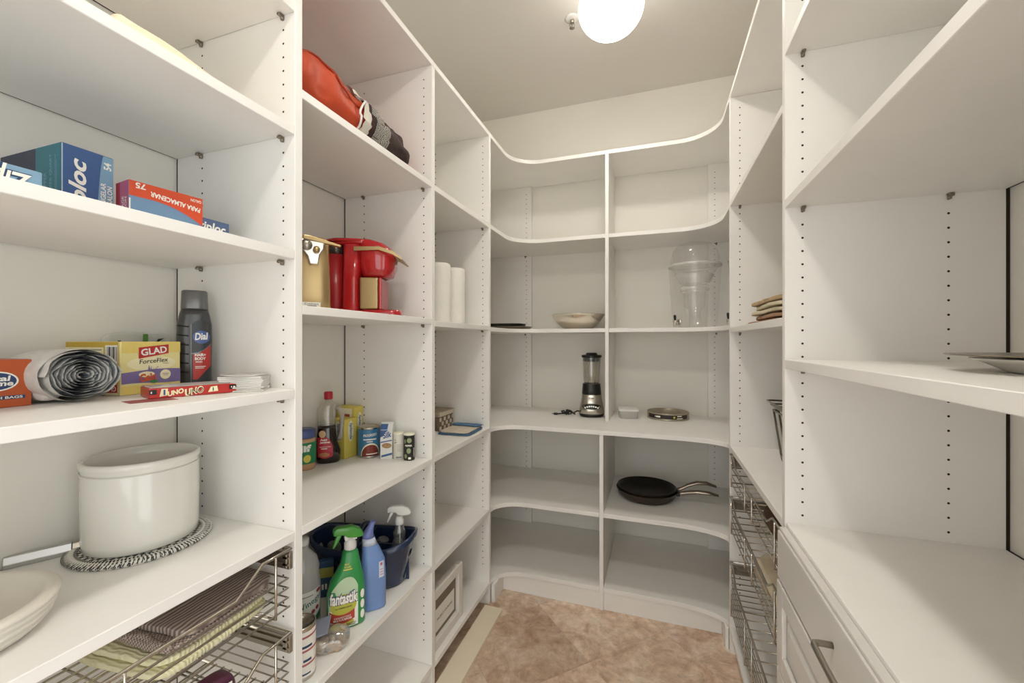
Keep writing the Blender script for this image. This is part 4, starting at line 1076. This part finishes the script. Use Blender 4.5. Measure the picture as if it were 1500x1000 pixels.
# green spray cleaner
gx, gy = -.873, 1.014
GREEN = mat('bright_green_plastic', '#4a9e3f', .3, coat=.3)
gs = thing('spray_bottle', 'green trigger spray cleaner with white and red label in front of the caddy', 'spray bottle', (gx, gy, z5), facing(gx, gy)+R(8))
secs = [(0, .050, .023, 0, 0), (.004, .053, .025, 0, 0), (.03, .054, .026, 0, 0), (.10, .053, .026, 0, 0), (.135, .047, .025, .003, 0), (.160, .036, .024, .008, 0), (.185, .027, .021, .012, 0), (.215, .021, .018, .012, 0), (.222, .0155, .0145, .012, 0)]
MB().loft(secs, 44, 3.0).build('bottle_body', mat('green_bottle', '#2f8f49', .3, coat=.2, var=.03, scale=10), gs)
lm = loftmap(secs, 3.0)
decal(gs, 'label', mat('label_pale_green', '#b7cfae', .45), lm, [('band', -.050, .030, lambda u: .006, lambda u: .150-.05*max(0, -u/.05)**2-.03*max(0, u/.03)**3)])
decal(gs, 'label_base', PRINTW, lm, [('band', -.050, .030, lambda u: .006, lambda u: .060+.02*(u/.03 if u > 0 else 0))], .0009)
decal(gs, 'yellow_disc', mat('lime_print', '#b9b846', .5), lm, [('ell', -.010, .072, .036, .032), ('ell', -.012, .020, .030, .012)], .0013)
decal(gs, 'red_banner', mat('banner_red', '#b5432f', .45), lm, [('band', -.048, .020, lambda u: .020+.010*((u+.012)/.034)**2, lambda u: .046+.012*((u+.012)/.034)**2)], .0017)
decal(gs, 'logo_shadow', mat('logo_purple', '#3d3f6b', .5), lm, [('text', 'fantastik', -.009, .0935, .080, R(-2), .038, 0, .09)], .0021)
decal(gs, 'logo_lettering', PRINTW, lm, [('text', 'fantastik', -.009, .0935, .076, R(-2), .034, 0, .035), ('text', 'DISINFECTANT', -.013, .039, .046, 0, .005), ('text', 'MULTI-PURPOSE', -.013, .032, .050, 0, .006, 0, .03)], .0026)
decal(gs, 'small_print', INK, lm, [('text', 'ALL PURPOSE CLEANER', -.010, .066, .046, 0, .004), ('rect', -.012, .010, .022, .012), ('rect', -.004, .015, .024, .0165)], .0026)
decal(gs, 'neck_lettering', YEL, lm, [('text', 'MAX', .000, .186, .012, 0, .006), ('text', 'POWER', .002, .178, .018, 0, .006), ('rect', -.010, .170, .014, .173)], .0008)
decal(gs, 'side_discs', PRINTW, lm, [('ell', .043, .030, .006, .013), ('ell', .043, .060, .006, .013), ('ell', .043, .090, .006, .013)], .0012)
hd = thing_head = gs
mb = MB(); mb.lathe([(.0165, .2225), (.0175, .225), (.0175, .240), (.0145, .246), (.012, .256)], 24, (.012, 0), True, True); mb.build('collar', WHITEP, gs)
mb = MB(); mb.prism([(-.036, .270), (-.036, .286), (-.026, .293), (.016, .291), (.038, .280), (.050, .262), (.046, .254), (.024, .254), (.004, .258), (-.008, .268)], -.012, .012, 'y', .0045, 3); mb.build('sprayer_head', GREEN, gs, smooth=True)
mb = MB(); mb.prism([(-.004, .250), (.030, .250), (.030, .258), (.010, .262), (-.006, .266)], -.010, .010, 'y', .002, 2); mb.build('sprayer_neck', WHITEP, gs)
MB().prism([(-.012, .268), (-.020, .252), (-.034, .232), (-.038, .234), (-.030, .258), (-.024, .271)], -.006, .006, 'y', .0018, 2).build('trigger', GREEN, gs, smooth=True)
# blue bowl cleaner
tx_, ty_ = -.848, 1.104
tb = thing('cleaner_bottle', 'blue bathroom cleaner bottle with angled purple spout behind the green spray', 'bottle', (tx_, ty_, z5), facing(tx_, ty_)+R(10))
secs = [(0, .034, .019, .004, 0), (.004, .037, .022, .004, 0), (.10, .037, .023, .004, 0), (.150, .036, .023, .002, 0), (.185, .028, .022, -.004, 0), (.205, .022, .021, -.009, 0), (.225, .0165, .0165, -.012, 0)]
MB().loft(secs, 40, 2.6).build('bottle_body', mat('sky_blue_plastic', '#6f8fc6', .3, coat=.3, var=.06, scale=14), tb)
MB().loft([(.2255, .0185, .0185, -.012, 0), (.236, .0170, .0170, -.014, 0), (.252, .0120, .0125, -.008, 0), (.268, .0085, .0095, .0, 0), (.274, .0075, .008, .003, 0)], 28).build('spout', mat('lavender_cap', '#7381bd', .35), tb)
MB().loft([(.2045, .0232, .0222, -.009, 0), (.2252, .0172, .0172, -.012, 0)], 28, 2.4).build('shoulder_band', mat('pale_blue_band', '#c5cfe0', .35), tb)
lm = loftmap(secs, 2.6)
decal(tb, 'sticker', mat('sticker_white', '#cfd5e2', .5), lm, [('rect', .016, .100, .032, .150)]); decal(tb, 'sticker_print', mat('sticker_red', '#b56a7a', .5), lm, [('rect', .020, .137, .027, .146), ('rect', .019, .124, .029, .126), ('rect', .019, .116, .029, .118), ('rect', .019, .108, .029, .110)], .0009)
# vinegar jug
vx, vy = -1.000, .975
vb = thing('vinegar_bottle', 'frosted vinegar bottle with green lettered label at the left upright', 'bottle', (vx, vy, z5), facing(vx, vy))
VSEC = [(.0005, 0), (.046, 0), (.050, .006), (.050, .115), (.046, .140), (.0455, .150), (.047, .165), (.040, .192), (.022, .214), (.0165, .222), (.0165, .234)]
MB().lathe(VSEC, 40, cap1=True).build('bottle_body', glass('frosted_plastic', '#e3e6e6', .16, .45), vb)
MB().lathe([(.0180, .2342), (.0185, .236), (.0185, .252), (.0005, .253)], 28).build('cap', WHITEP, vb)
cmap = cyl(.0503)
decal(vb, 'label', PRINTW, cmap, [('rect', -.060, .018, .060, .112, 40, 2)], .0004)
decal(vb, 'lettering', mat('vinegar_green', '#2c7363', .5), cmap, [('text', 'Vinegar', .028, .078, .070, R(16), .022, 0, .01)], .0008)
decal(vb, 'label_base', mat('leaf_green_dark', '#2f7a55', .5), cmap, [('band', .015, .060, lambda u: .019, lambda u: .020+.024*(u-.015)/.045)], .0008)
decal(vb, 'fruit_print', mat('fruit_red', '#a3454c', .5), cmap, [('ell', .030, .050, .006, .006), ('ell', .044, .056, .006, .006), ('ell', .050, .104, .010, .006)], .0010)
decal(vb, 'fine_print', GREY_INK, cmap, [('rect', -.02, .024+.006*k, .012, .026+.006*k) for k in range(5)]+[('rect', -.01, .098, .03, .100)], .0010)
# sponge pack behind
t, fr, le, ri, tp = carton('sponge_pack', 'blue and yellow sponge packet half hidden behind the vinegar bottle', 'packet', (-1.040, 1.085, z5), facing(-1.04, 1.085), .085, .022, .118, mat('sponge_pack_blue', '#31506f', .4, var=.1, scale=20))
decal(t, 'yellow_print', mat('olive_yellow', '#a4a24e', .5), fr, [('poly', [(-.042, .070), (.042, .062), (.042, .095), (-.042, .100)])]); decal(t, 'print', PRINTW, fr, [('ell', -.012, .034, .012, .009), ('rect', .006, .026, .012, .044), ('rect', .016, .026, .022, .044)], .0009)
# tin at the left upright
ox, oy = -.850, .826
ot = thing('food_can', 'tall tin with red and white label half hidden by the upright panel', 'can', (ox, oy, z5), facing(ox, oy))
MB().lathe([(.0005, .001), (.030, .001), (.033, 0), (.034, .003), (.033, .006), (.033, .124), (.034, .127), (.034, .130), (.0325, .1315), (.0305, .129), (.030, .124), (.0005, .124)], 44).build('tin', STEEL, ot)
cmap = cyl(.0331)
decal(ot, 'label', PRINTW, cmap, [('rect', -.098, .008, .098, .120, 50, 2)], .0003)
decal(ot, 'red_stripes', mat('stripe_red', '#b06066', .5), cmap, [('band', -.05, .05, lambda u, k=k: .104-.034*k+.12*u*.3, lambda u, k=k: .109-.034*k+.12*u*.3) for k in range(3)], .0007)
decal(ot, 'lettering', NAVY, cmap, [('rect', -.002, .080, .026, .086), ('rect', .004, .046, .024, .052), ('rect', .0, .014, .022, .018)], .0007)
# zip bag of walnuts
zbx = thing('zip_bag', 'clear zip bag holding pale walnuts at the front of the cleaning shelf', 'zip bag', (-.858, .922, z5), R(35))
FILMC = glass('zip_bag_film', '#f2f2f0', .25, .10)
mb = MB(); mb.soft(0, 0, .0225, .118, .080, .043, .006, 4, 18, 3, 40); mb.build('film', FILMC, zbx)
MB().prism([(-.058, .040), (-.050, .046), (.004, .058), (.006, .056), (-.046, .041)], -.034, .045, 'y', .0006, 1).build('zip_strip', mat('zip_grey_blue', '#8f93a8', .4), zbx)
rg = random.Random(3)
NUT = mat('walnut_shell', '#b39d84', .7, var=.25, scale=60, bump=.8, bscale=120)
nme = None
for k in range(14):
    if nme is None:
        nb = MB(); nb.soft(0, 0, 0, .028, .024, .022, .0022, 6, 6, 2.3, 110); o = nb.build('walnut', NUT); nme = o.data
    else: o = bpy.data.objects.new('walnut', nme); col.objects.link(o)
    lay = k//9
    lx_ = -.04+.026*(k % 4)+rg.uniform(-.004, .004)+(.01 if lay else 0); ly_ = -.028+.026*((k//4) % 3)+rg.uniform(-.003, .003)
    w_ = Matrix.Rotation(R(35), 4, 'Z') @ Vector((lx_*.85, ly_*.85, 0))
    o.location = (-.858+w_.x, .922+w_.y, z5+.0125+.0145*lay); o.rotation_euler = (rg.uniform(0, 3), rg.uniform(0, 3), rg.uniform(0, 6))
    tag(o, 'pale brown walnut inside the clear zip bag', 'walnut', 'walnuts in the zip bag')

# ================================================================== third bay of the left shelving
zb3, zb4, zb6 = Z(.078)+.0004, Z(-.436)+.0004, Z(-1.216)+.0004
PAPER = mat('paper_towel', '#ebe8e1', .95, var=.02, scale=40, bump=.4, bscale=180)
for (x, y, lab) in ((-.93, 1.675, 'nearer white paper towel roll, partly behind the upright panel'), (-.925, 1.815, 'farther white paper towel roll standing beside the first one')):
    t = thing('paper_towel_roll', lab, 'paper roll', (x, y, zb3), 0, 'paper towel rolls')
    MB().lathe([(.021, .0006), (.050, 0), (.0545, .004), (.055, .02), (.055, .252), (.0545, .268), (.050, .272), (.021, .2715), (.021, .0006)], 48).build('paper', PAPER, t)
    MB().lathe([(.0190, .001), (.0206, .001), (.0206, .271), (.0190, .271), (.0190, .001)], 24).build('cardboard_core', mat('cardboard', '#b39a78', .9), t)
# woven box
WIC = stripes('woven_grey', '#6b5c4f', '#c8bba8', 60, 'Y', .85, 1.0)
wb = thing('woven_box', 'small woven grey and cream lidded box in the corner of the shelf', 'woven box', (-1.042, 1.862, zb4), R(0))
MB().box(-.055, .055, -.074, .074, 0, .068, .004, 2).build('body', mat('basket_brown', '#77685a', .9, var=.2, scale=60), wb)
MB().box(-.060, .060, -.079, .079, .0685, .092, .004, 2).build('lid', mat('basket_lid', '#b5a792', .9, var=.2, scale=70), wb)
for i in range(3):
    for jn in range(7):
        y0_ = -.0735+.0212*jn
        if (i+jn) % 2 == 0: MB().box(.0552, .0575, y0_, y0_+.019, .004+.021*i, .022+.021*i, .0008, 1).build('strip', mat('cream_strip', '#cfc3ae', .85), wb)
for jn in range(7): MB().box(.0602, .0618, -.077+.0222*jn, -.059+.0222*jn, .071, .089, .0006, 1).build('strip', MATS['cream_strip'], wb)
# blue folder / placemat pile
BLUEM = mat('blue_placemat', '#41607f', .75, var=.12, scale=40)
for k, (lab, m, x, w, d, h) in enumerate((('blue folded placemat at the bottom of the pile beside the woven box', BLUEM, -.893, .165, .200, .007), ('cream and blue cloth napkin lying on the blue placemat', mat('cream_napkin', '#cbbfae', .8, var=.15, scale=30), -.894, .145, .180, .006), ('narrow blue folded cloth on top of the cream napkin', mat('blue_cloth', '#4d6f92', .75, var=.1, scale=40), -.893, .15, .05, .007))):
    o = MB().soft(0, 0, h/2+.0006, w, d, h, .0010, k, 14, 8, 30).build('placemat', m); o.location = (x, 1.832 if k < 2 else 1.900, zb4+.0002+(.0078*k)); o.rotation_euler = (0, 0, R(3-2*k))
    tag(o, lab, 'placemat', 'folded table linen')
# picture frame
pf = thing('picture_frame', 'thick white picture frame standing on the bottom shelf', 'picture frame', (-.812, 1.545, zb6), R(90))
FRW = mat('white_frame', '#dddad4', .45); w, h, bw, dp = .278, .238, .038, .030
mb = MB()
for (a, b_, c, e) in ((-w/2, -w/2+bw, 0, h), (w/2-bw, w/2, 0, h), (-w/2+bw, w/2-bw, 0, bw), (-w/2+bw, w/2-bw, h-bw, h)): mb.box(a, b_, 0, dp, c, e, .004, 3)
mb.build('frame', FRW, pf)
MB().box(-w/2+bw-.004, w/2-bw+.004, .016, .024, bw-.004, h-bw+.004).build('mount', mat('taupe_mount', '#84776a', .8), pf)
fm = flat((0, .0158, 0), (1, 0, 0), (0, 0, 1))
decal(pf, 'card', WHITECARD, fm, [('rect', -.085, bw+.016, .085, h-bw-.055)]); decal(pf, 'lettering', INK, fm, [('text', 'PROJECT STORAGE', .0, .098, .130, 0, .012)], .0009)

# ================================================================== back shelving
zk3, zk4, zk5 = Z(.073)+.0004, Z(-.440)+.0004, Z(-.846)+.0004
# griddle and tray at the left
gp = thing('baking_tray', 'shallow grey metal tray under the black pan on the left', 'tray', (-.865, 2.44, zk3))
MB().loft([(0, .120, .085), (.002, .124, .089), (.016, .140, .100), (.018, .143, .103), (.0165, .138, .098), (.004, .120, .085)], 44, 4.5, cap1=True).build('tray', mat('grey_tin', '#857b6c', .4, .8), gp)
gr = thing('griddle_pan', 'flat black pan stacked on the grey tray, left end of the shelf', 'pan', (-.880, 2.43, zk3+.0190))
MB().loft([(0, .112, .086), (.002, .117, .090), (.014, .124, .096), (.016, .124, .096), (.0145, .118, .090), (.005, .112, .085)], 44, 3.2, cap1=True).build('pan', BLACKP, gr)
# steel bowl
bw = thing('steel_bowl', 'wide stainless steel bowl left of the divider panel', 'bowl', (-.443, 2.512, zk3))
MB().lathe([(.0005, .003), (.060, .003), (.075, 0), (.080, .002), (.105, .018), (.135, .046), (.153, .076), (.157, .084), (.163, .086), (.163, .0875), (.155, .0865), (.150, .076), (.132, .047), (.102, .020), (.078, .006), (.0005, .005)], 64).build('bowl', mat('brushed_bowl_steel', '#e8e0d2', .16, 1.0), bw)
# drink dispensers
CLD = glass('clear_acrylic', '#ffffff', .07, .035); CLD2 = glass('clear_acrylic_thick', '#ffffff', .22, .30)
def dispenser(label, loc, rz):
    t = thing('drink_dispenser', label, 'drink dispenser', loc, rz, 'clear drink dispensers')
    MB().lathe([(.0005, .006), (.105, .006), (.112, .010), (.120, .12), (.134, .335)], 56).build('jar', CLD, t)
    MB().lathe([(.131, .332), (.1365, .336), (.1375, .345), (.1345, .349), (.131, .345)], 56).build('rim', CLD2, t)
    MB().lathe([(.030, .012), (.030, .10), (.052, .118), (.056, .20), (.070, .205), (.074, .215), (.070, .222), (.072, .245), (.098, .290), (.123, .345), (.126, .385), (.112, .430), (.085, .458), (.050, .470), (.0005, .472)], 48).build('ice_infuser', CLD, t)
    MB().lathe([(.068, .203), (.0755, .208), (.0765, .216), (.070, .223)], 48).build('infuser_ring', CLD2, t)
    MB().lathe([(.0745, .245), (.076, .247), (.098, .29), (.0965, .292)], 48).build('infuser_neck', CLD2, t)
    mb = MB(); mb.tube([(0, -.108, .030), (0, -.146, .030)], .011, 14); mb.tube([(0, -.140, .034), (0, -.142, .006)], [.008, .0065], 12); mb.build('spigot', CHROME, t)
    MB().loft([(.040, .006, .006, 0, -.140), (.062, .008, .007, 0, -.142), (.070, .005, .005, 0, -.143)], 14).build('spigot_lever', BLACKP, t)
    mb = MB(); mb.lathe([(.010, 0), (.018, 0), (.018, .004), (.010, .004)], 20)
    for v in mb.bm.verts: v.co = Vector((v.co.x, -.1135-v.co.z, v.co.y+.030))
    mb.build('spigot_nut', CHROME, t)
    return t
d1 = dispenser('clear acrylic drink dispenser with chrome spigot right of the divider', (.205, 2.505, zk3), R(-48))
dup_tree(d1, (.482, 2.345, zk3), R(-78), 'second clear drink dispenser mostly hidden behind the right upright panel')
# blender
bl = thing('blender', 'chrome and black blender with clear jar beside the divider panel', 'blender', (-.357, 2.482, zk4), facing(-.357, 2.482))
MB().loft([(.008, .066, .062), (.020, .074, .068), (.050, .070, .066), (.085, .062, .060), (.128, .056, .055), (.130, .054, .053)], 44, 2.6).build('base', STEEL, bl)
MB().loft([(.0, .060, .056), (.004, .068, .062), (.020, .0745, .0685)], 44, 2.6).build('foot', BLACKP, bl)
MB().loft([(.1305, .054, .053), (.134, .056, .055), (.190, .0515, .0505), (.193, .049, .048)], 44, 2.3).build('jar_collar', BLACKP, bl)
prof = [(.038, .1935), (.044, .205), (.047, .25), (.0505, .33), (.052, .345)]
MB().lathe(prof, 44).build('jar', glass('blender_glass', '#efece4', .22, .05), bl)
mb = MB()
for a in range(0, 360, 60): mb.tube([((r_-.001)*math.cos(R(a)), (r_-.001)*math.sin(R(a)), z) for r_, z in prof], .0022, 6)
mb.build('jar_ribs', glass('blender_rib_glass', '#e5e2da', .3, .1), bl)
MB().lathe([(.0005, .322), (.050, .322), (.0515, .345), (.058, .347), (.0595, .354), (.056, .360), (.034, .362), (.033, .368), (.028, .373), (.0005, .374)], 44).build('lid', BLACKP, bl)
lm = loftmap([(.020, .074, .068), (.050, .070, .066), (.085, .062, .060), (.128, .056, .055)], 2.6)
decal(bl, 'control_panel', BLACKP, lm, [('ell', 0, .064, .054, .017)], .001)
mb = MB()
for k in range(-3, 4): mb.tube([lm(.012*k, .066-.0009*k*k, .001), lm(.012*k, .066-.0009*k*k, .006)], .0046, 10)
mb.build('buttons', STEEL, bl)
decal(bl, 'badge', mat('dark_badge', '#4a443c', .4), lm, [('rect', -.014, .110, .014, .114)], .001)
mb = MB(); pth = [Vector((-.060, .040, .018)), Vector((-.085, .030, .022)), Vector((-.110, .012, .010))]
for k in range(22): pth.append(Vector((-.120-.002*k+.022*math.cos(k*.9), .012-.001*k+.012*math.sin(k*.9), .006+.006*(k % 5))))
pth += [Vector((-.180, .005, .008)), Vector((-.200, -.002, .006))]
mb.tube(pth, .0042, 8); mb.build('power_cord', BLACKP, bl)
mb = MB(); mb.box(-.222, -.200, -.012, .006, .0005, .014, .003, 2); mb.tube([(-.222, -.007, .007), (-.234, -.007, .007)], .0014, 6); mb.tube([(-.222, .002, .007), (-.234, .002, .007)], .0014, 6); mb.build('plug', BLACKP, bl)
# food container
fc = thing('food_container', 'small clear food container with white lid right of the divider', 'container', (-.150, 2.505, zk4), R(8))
MB().loft([(0, .048, .048), (.003, .051, .051), (.040, .055, .056), (.042, .056, .057)], 36, 6, cap1=False).build('tub', glass('container_plastic', '#ffffff', .14, .30), fc)
MB().loft([(.0422, .0575, .0585), (.050, .0585, .0595), (.0535, .056, .057)], 36, 6).build('lid', WHITEP, fc)
for k, x in enumerate((-.026, .026)):
    MB().loft([(.0165, .0105, .020, x, 0), (.021, .018, .032, x, 0), (.029, .022, .040, x, 0), (.0415, .023, .042, x, 0)], 24).build('egg_cup', mat('milky_cup', '#e9e8e2', .4), fc)
# springform tin
tn = thing('cake_tin_ring', 'low round metal cake tin with dark printed paper band', 'cake tin', (.068, 2.568, zk4))
MB().lathe([(.0005, .001), (.110, .001), (.1135, 0), (.1145, .002), (.1125, .006), (.1125, .034), (.1145, .037), (.1125, .039), (.1100, .037), (.1095, .006), (.0005, .004)], 60).build('tin', mat('tin_metal', '#b3aa98', .38, .8), tn)
cmap = cyl(.1126, facing(.068, 2.568)-PI/2)
decal(tn, 'paper_band', mat('dark_band', '#2b211c', .5), cmap, [('rect', -.125, .009, .125, .031, 48, 1)], .0004)
decal(tn, 'band_lettering', PRINTW, cmap, [('rect', -.072, .0155, -.068, .0245), ('rect', -.065, .0155, -.040, .0245), ('rect', .050, .0235, .078, .0285), ('rect', .048, .011, .085, .016)], .0008)
decal(tn, 'price_spot', YEL, cmap, [('ell', .034, .020, .006, .006)], .0009)
# frying pans, one nested in the other
PANM = mat('nonstick_pan', '#241f1a', .42, .3); PANO = mat('anodised_pan_outside', '#4b4036', .45, .6); HND = mat('pan_handle_steel', '#a99d8f', .3, 1.0)
def pan(label, z, rr, hz):
    t = thing('frying_pan', label, 'frying pan', (-.046, 2.386, z), R(-6), 'nested frying pans')
    MB().lathe([(.0005, 0), (rr-.040, 0), (rr-.032, .003), (rr-.010, .022), (rr, .048), (rr+.001, .0495)], 60).build('outside', PANO, t)
    MB().lathe([(rr+.001, .0497), (rr-.003, .050), (rr-.012, .024), (rr-.036, .006), (.0005, .004)], 60).build('cooking_surface', PANM, t)
    sec = [(rr-.001, .0, .040), (rr+.020, .0, .046), (rr+.055, 0, .046+hz*.55), (rr+.10, 0, .046+hz), (rr+.15, 0, .046+hz*1.05), (rr+.195, 0, .046+hz*.72)]
    mb = MB(); rg_ = []
    for (x, y, z_), w_, h_ in zip(sec, (.014, .012, .014, .016, .016, .009), (.011, .010, .011, .0105, .0095, .006)):
        rg_.append([mb.bm.verts.new((x, y+w_*math.cos(2*PI*k/14), z_+h_*math.sin(2*PI*k/14))) for k in range(14)])
    for A, B in zip(rg_, rg_[1:]):
        for k in range(14): f = mb.bm.faces.new([A[k], A[(k+1) % 14], B[(k+1) % 14], B[k]]); f.smooth = True
    mb.bm.faces.new(rg_[0]); mb.bm.faces.new(rg_[-1])
    mb.build('handle', HND, t)
    mb = MB(); mb.box(rr-.006, rr+.012, -.014, .014, .030, .046, .003, 2); mb.build('handle_bracket', BLACKP, t)
    return t
pan('lower dark frying pan whose steel handle is the nearer of the two', zk5, .158, .018)
p2 = pan('upper black nonstick frying pan nested inside the lower one', zk5+.0125, .152, .040); p2.rotation_euler = (0, 0, R(3))

# ================================================================== right shelving
zr3, zr4 = Z(.060)+.0004, Z(-.443)+.0004
# pile of paper bags
KR = mat('kraft_paper', '#b49c78', .85, var=.12, scale=25); KR2 = mat('tan_linen', '#d6cab0', .9, var=.1, scale=30); KR3 = mat('brown_bag', '#9a765c', .85, var=.15, scale=25)
zz = zr3
for k, (lab, m, w, d, h, x, y, a) in enumerate((('flat brown paper bag at the bottom of the pile', KR3, .24, .40, .010, .455, 1.62, 2), ('crumpled brown bag second from the bottom of the pile', KR3, .21, .36, .014, .452, 1.62, -3), ('folded cream cloth in the middle of the paper pile', KR2, .21, .35, .014, .450, 1.63, 3), ('folded tan paper bag near the top of the pile', KR2, .20, .33, .013, .448, 1.62, -2), ('wavy kraft paper bag on top of the pile', KR, .21, .37, .015, .452, 1.640, 2))):
    o = MB().soft(0, 0, h/2+.0014, w, d, h, .0030 if k else .001, k+3, 16, 9, 16).build('folded_bag', m); o.location = (x, y, zz); o.rotation_euler = (0, 0, R(a)); zz += h+.0045
    tag(o, lab, 'paper bag', 'folded bags on the right shelf')
# wire stand
wsd = thing('wire_stand', 'dark wire basket stand with flared rim on the right counter', 'wire stand', (.545, 1.60, zr4))
DW = mat('dark_nickel_wire', '#7d7467', .3, 1.0)
def rect_loop(hx, hy, z, r_=.004):
    c_ = .02; p = []
    for (sx_, sy2, a0) in ((1, 1, 0), (-1, 1, 90), (-1, -1, 180), (1, -1, 270)):
        for q in range(5): a = R(a0+22.5*q); p.append((sx_*(hx-c_)+c_*math.cos(a), sy2*(hy-c_)+c_*math.sin(a), z))
    return p
for hx, hy, z in ((.145, .222, .219), (.135, .212, .207), (.125, .195, .198), (.128, .200, .186), (.108, .186, .022), (.104, .182, .012), (.100, .176, .004)):
    MB().tube(rect_loop(hx, hy, z), .0034, 8, closed=True).build('wire_loop', DW, wsd)
for sx_ in (-1, 1):
    for sy2 in (-1, 1):
        for dd in (0, .016):
            MB().tube([(sx_*(.126-dd), sy2*.196, .190), (sx_*(.105-dd), sy2*.178, .020), (sx_*(.102-dd), sy2*.172, .004)], .0036, 8).build('leg', DW, wsd)
# plates on the near right shelf
zrs = Z(-.044)+.0004
pl = thing('serving_plate', 'white serving plate under the silver tray on the right shelf', 'plate', (.552, .752, zrs))
MB().lathe([(.0005, .002), (.080, .002), (.086, 0), (.090, .002), (.112, .014), (.124, .0185), (.1245, .0200), (.110, .0172), (.088, .006), (.0005, .006)], 60).build('plate', CERAM, pl)
sv = thing('silver_tray', 'thin dark silver tray with wide rim lying on the white plate', 'tray', (.552, .760, zrs+.0204))
MB().lathe([(.0005, .0), (.096, .0), (.102, .001), (.110, .0025), (.146, .0030), (.1475, .0045), (.146, .0052), (.110, .0044), (.100, .0028), (.0005, .002)], 64).build('tray', mat('pewter_tray', '#8f8778', .3, .95), sv)
# basket contents, right
o = MB().soft(0, 0, .042, .22, .28, .080, .010, 12, 22, 3, 16).build('folded_cloth', mat('dark_brown_cloth', '#5a4434', .9, var=.15, scale=30, bump=.3)); o.location = (.430, 1.43, Z(-.595)+.003)
tag(o, 'dark brown bundled cloth in the topmost right wire basket', 'cloth')
o = MB().soft(0, 0, .030, .27, .36, .056, .012, 22, 24, 3, 14).build('folded_cloth', mat('cream_cotton_cloth', '#cbbda4', .9, var=.1, scale=20, bump=.3)); o.location = (.450, 1.50, Z(-.790)+.003)
tag(o, 'cream cotton cloth bunched in the middle right wire basket', 'cloth')
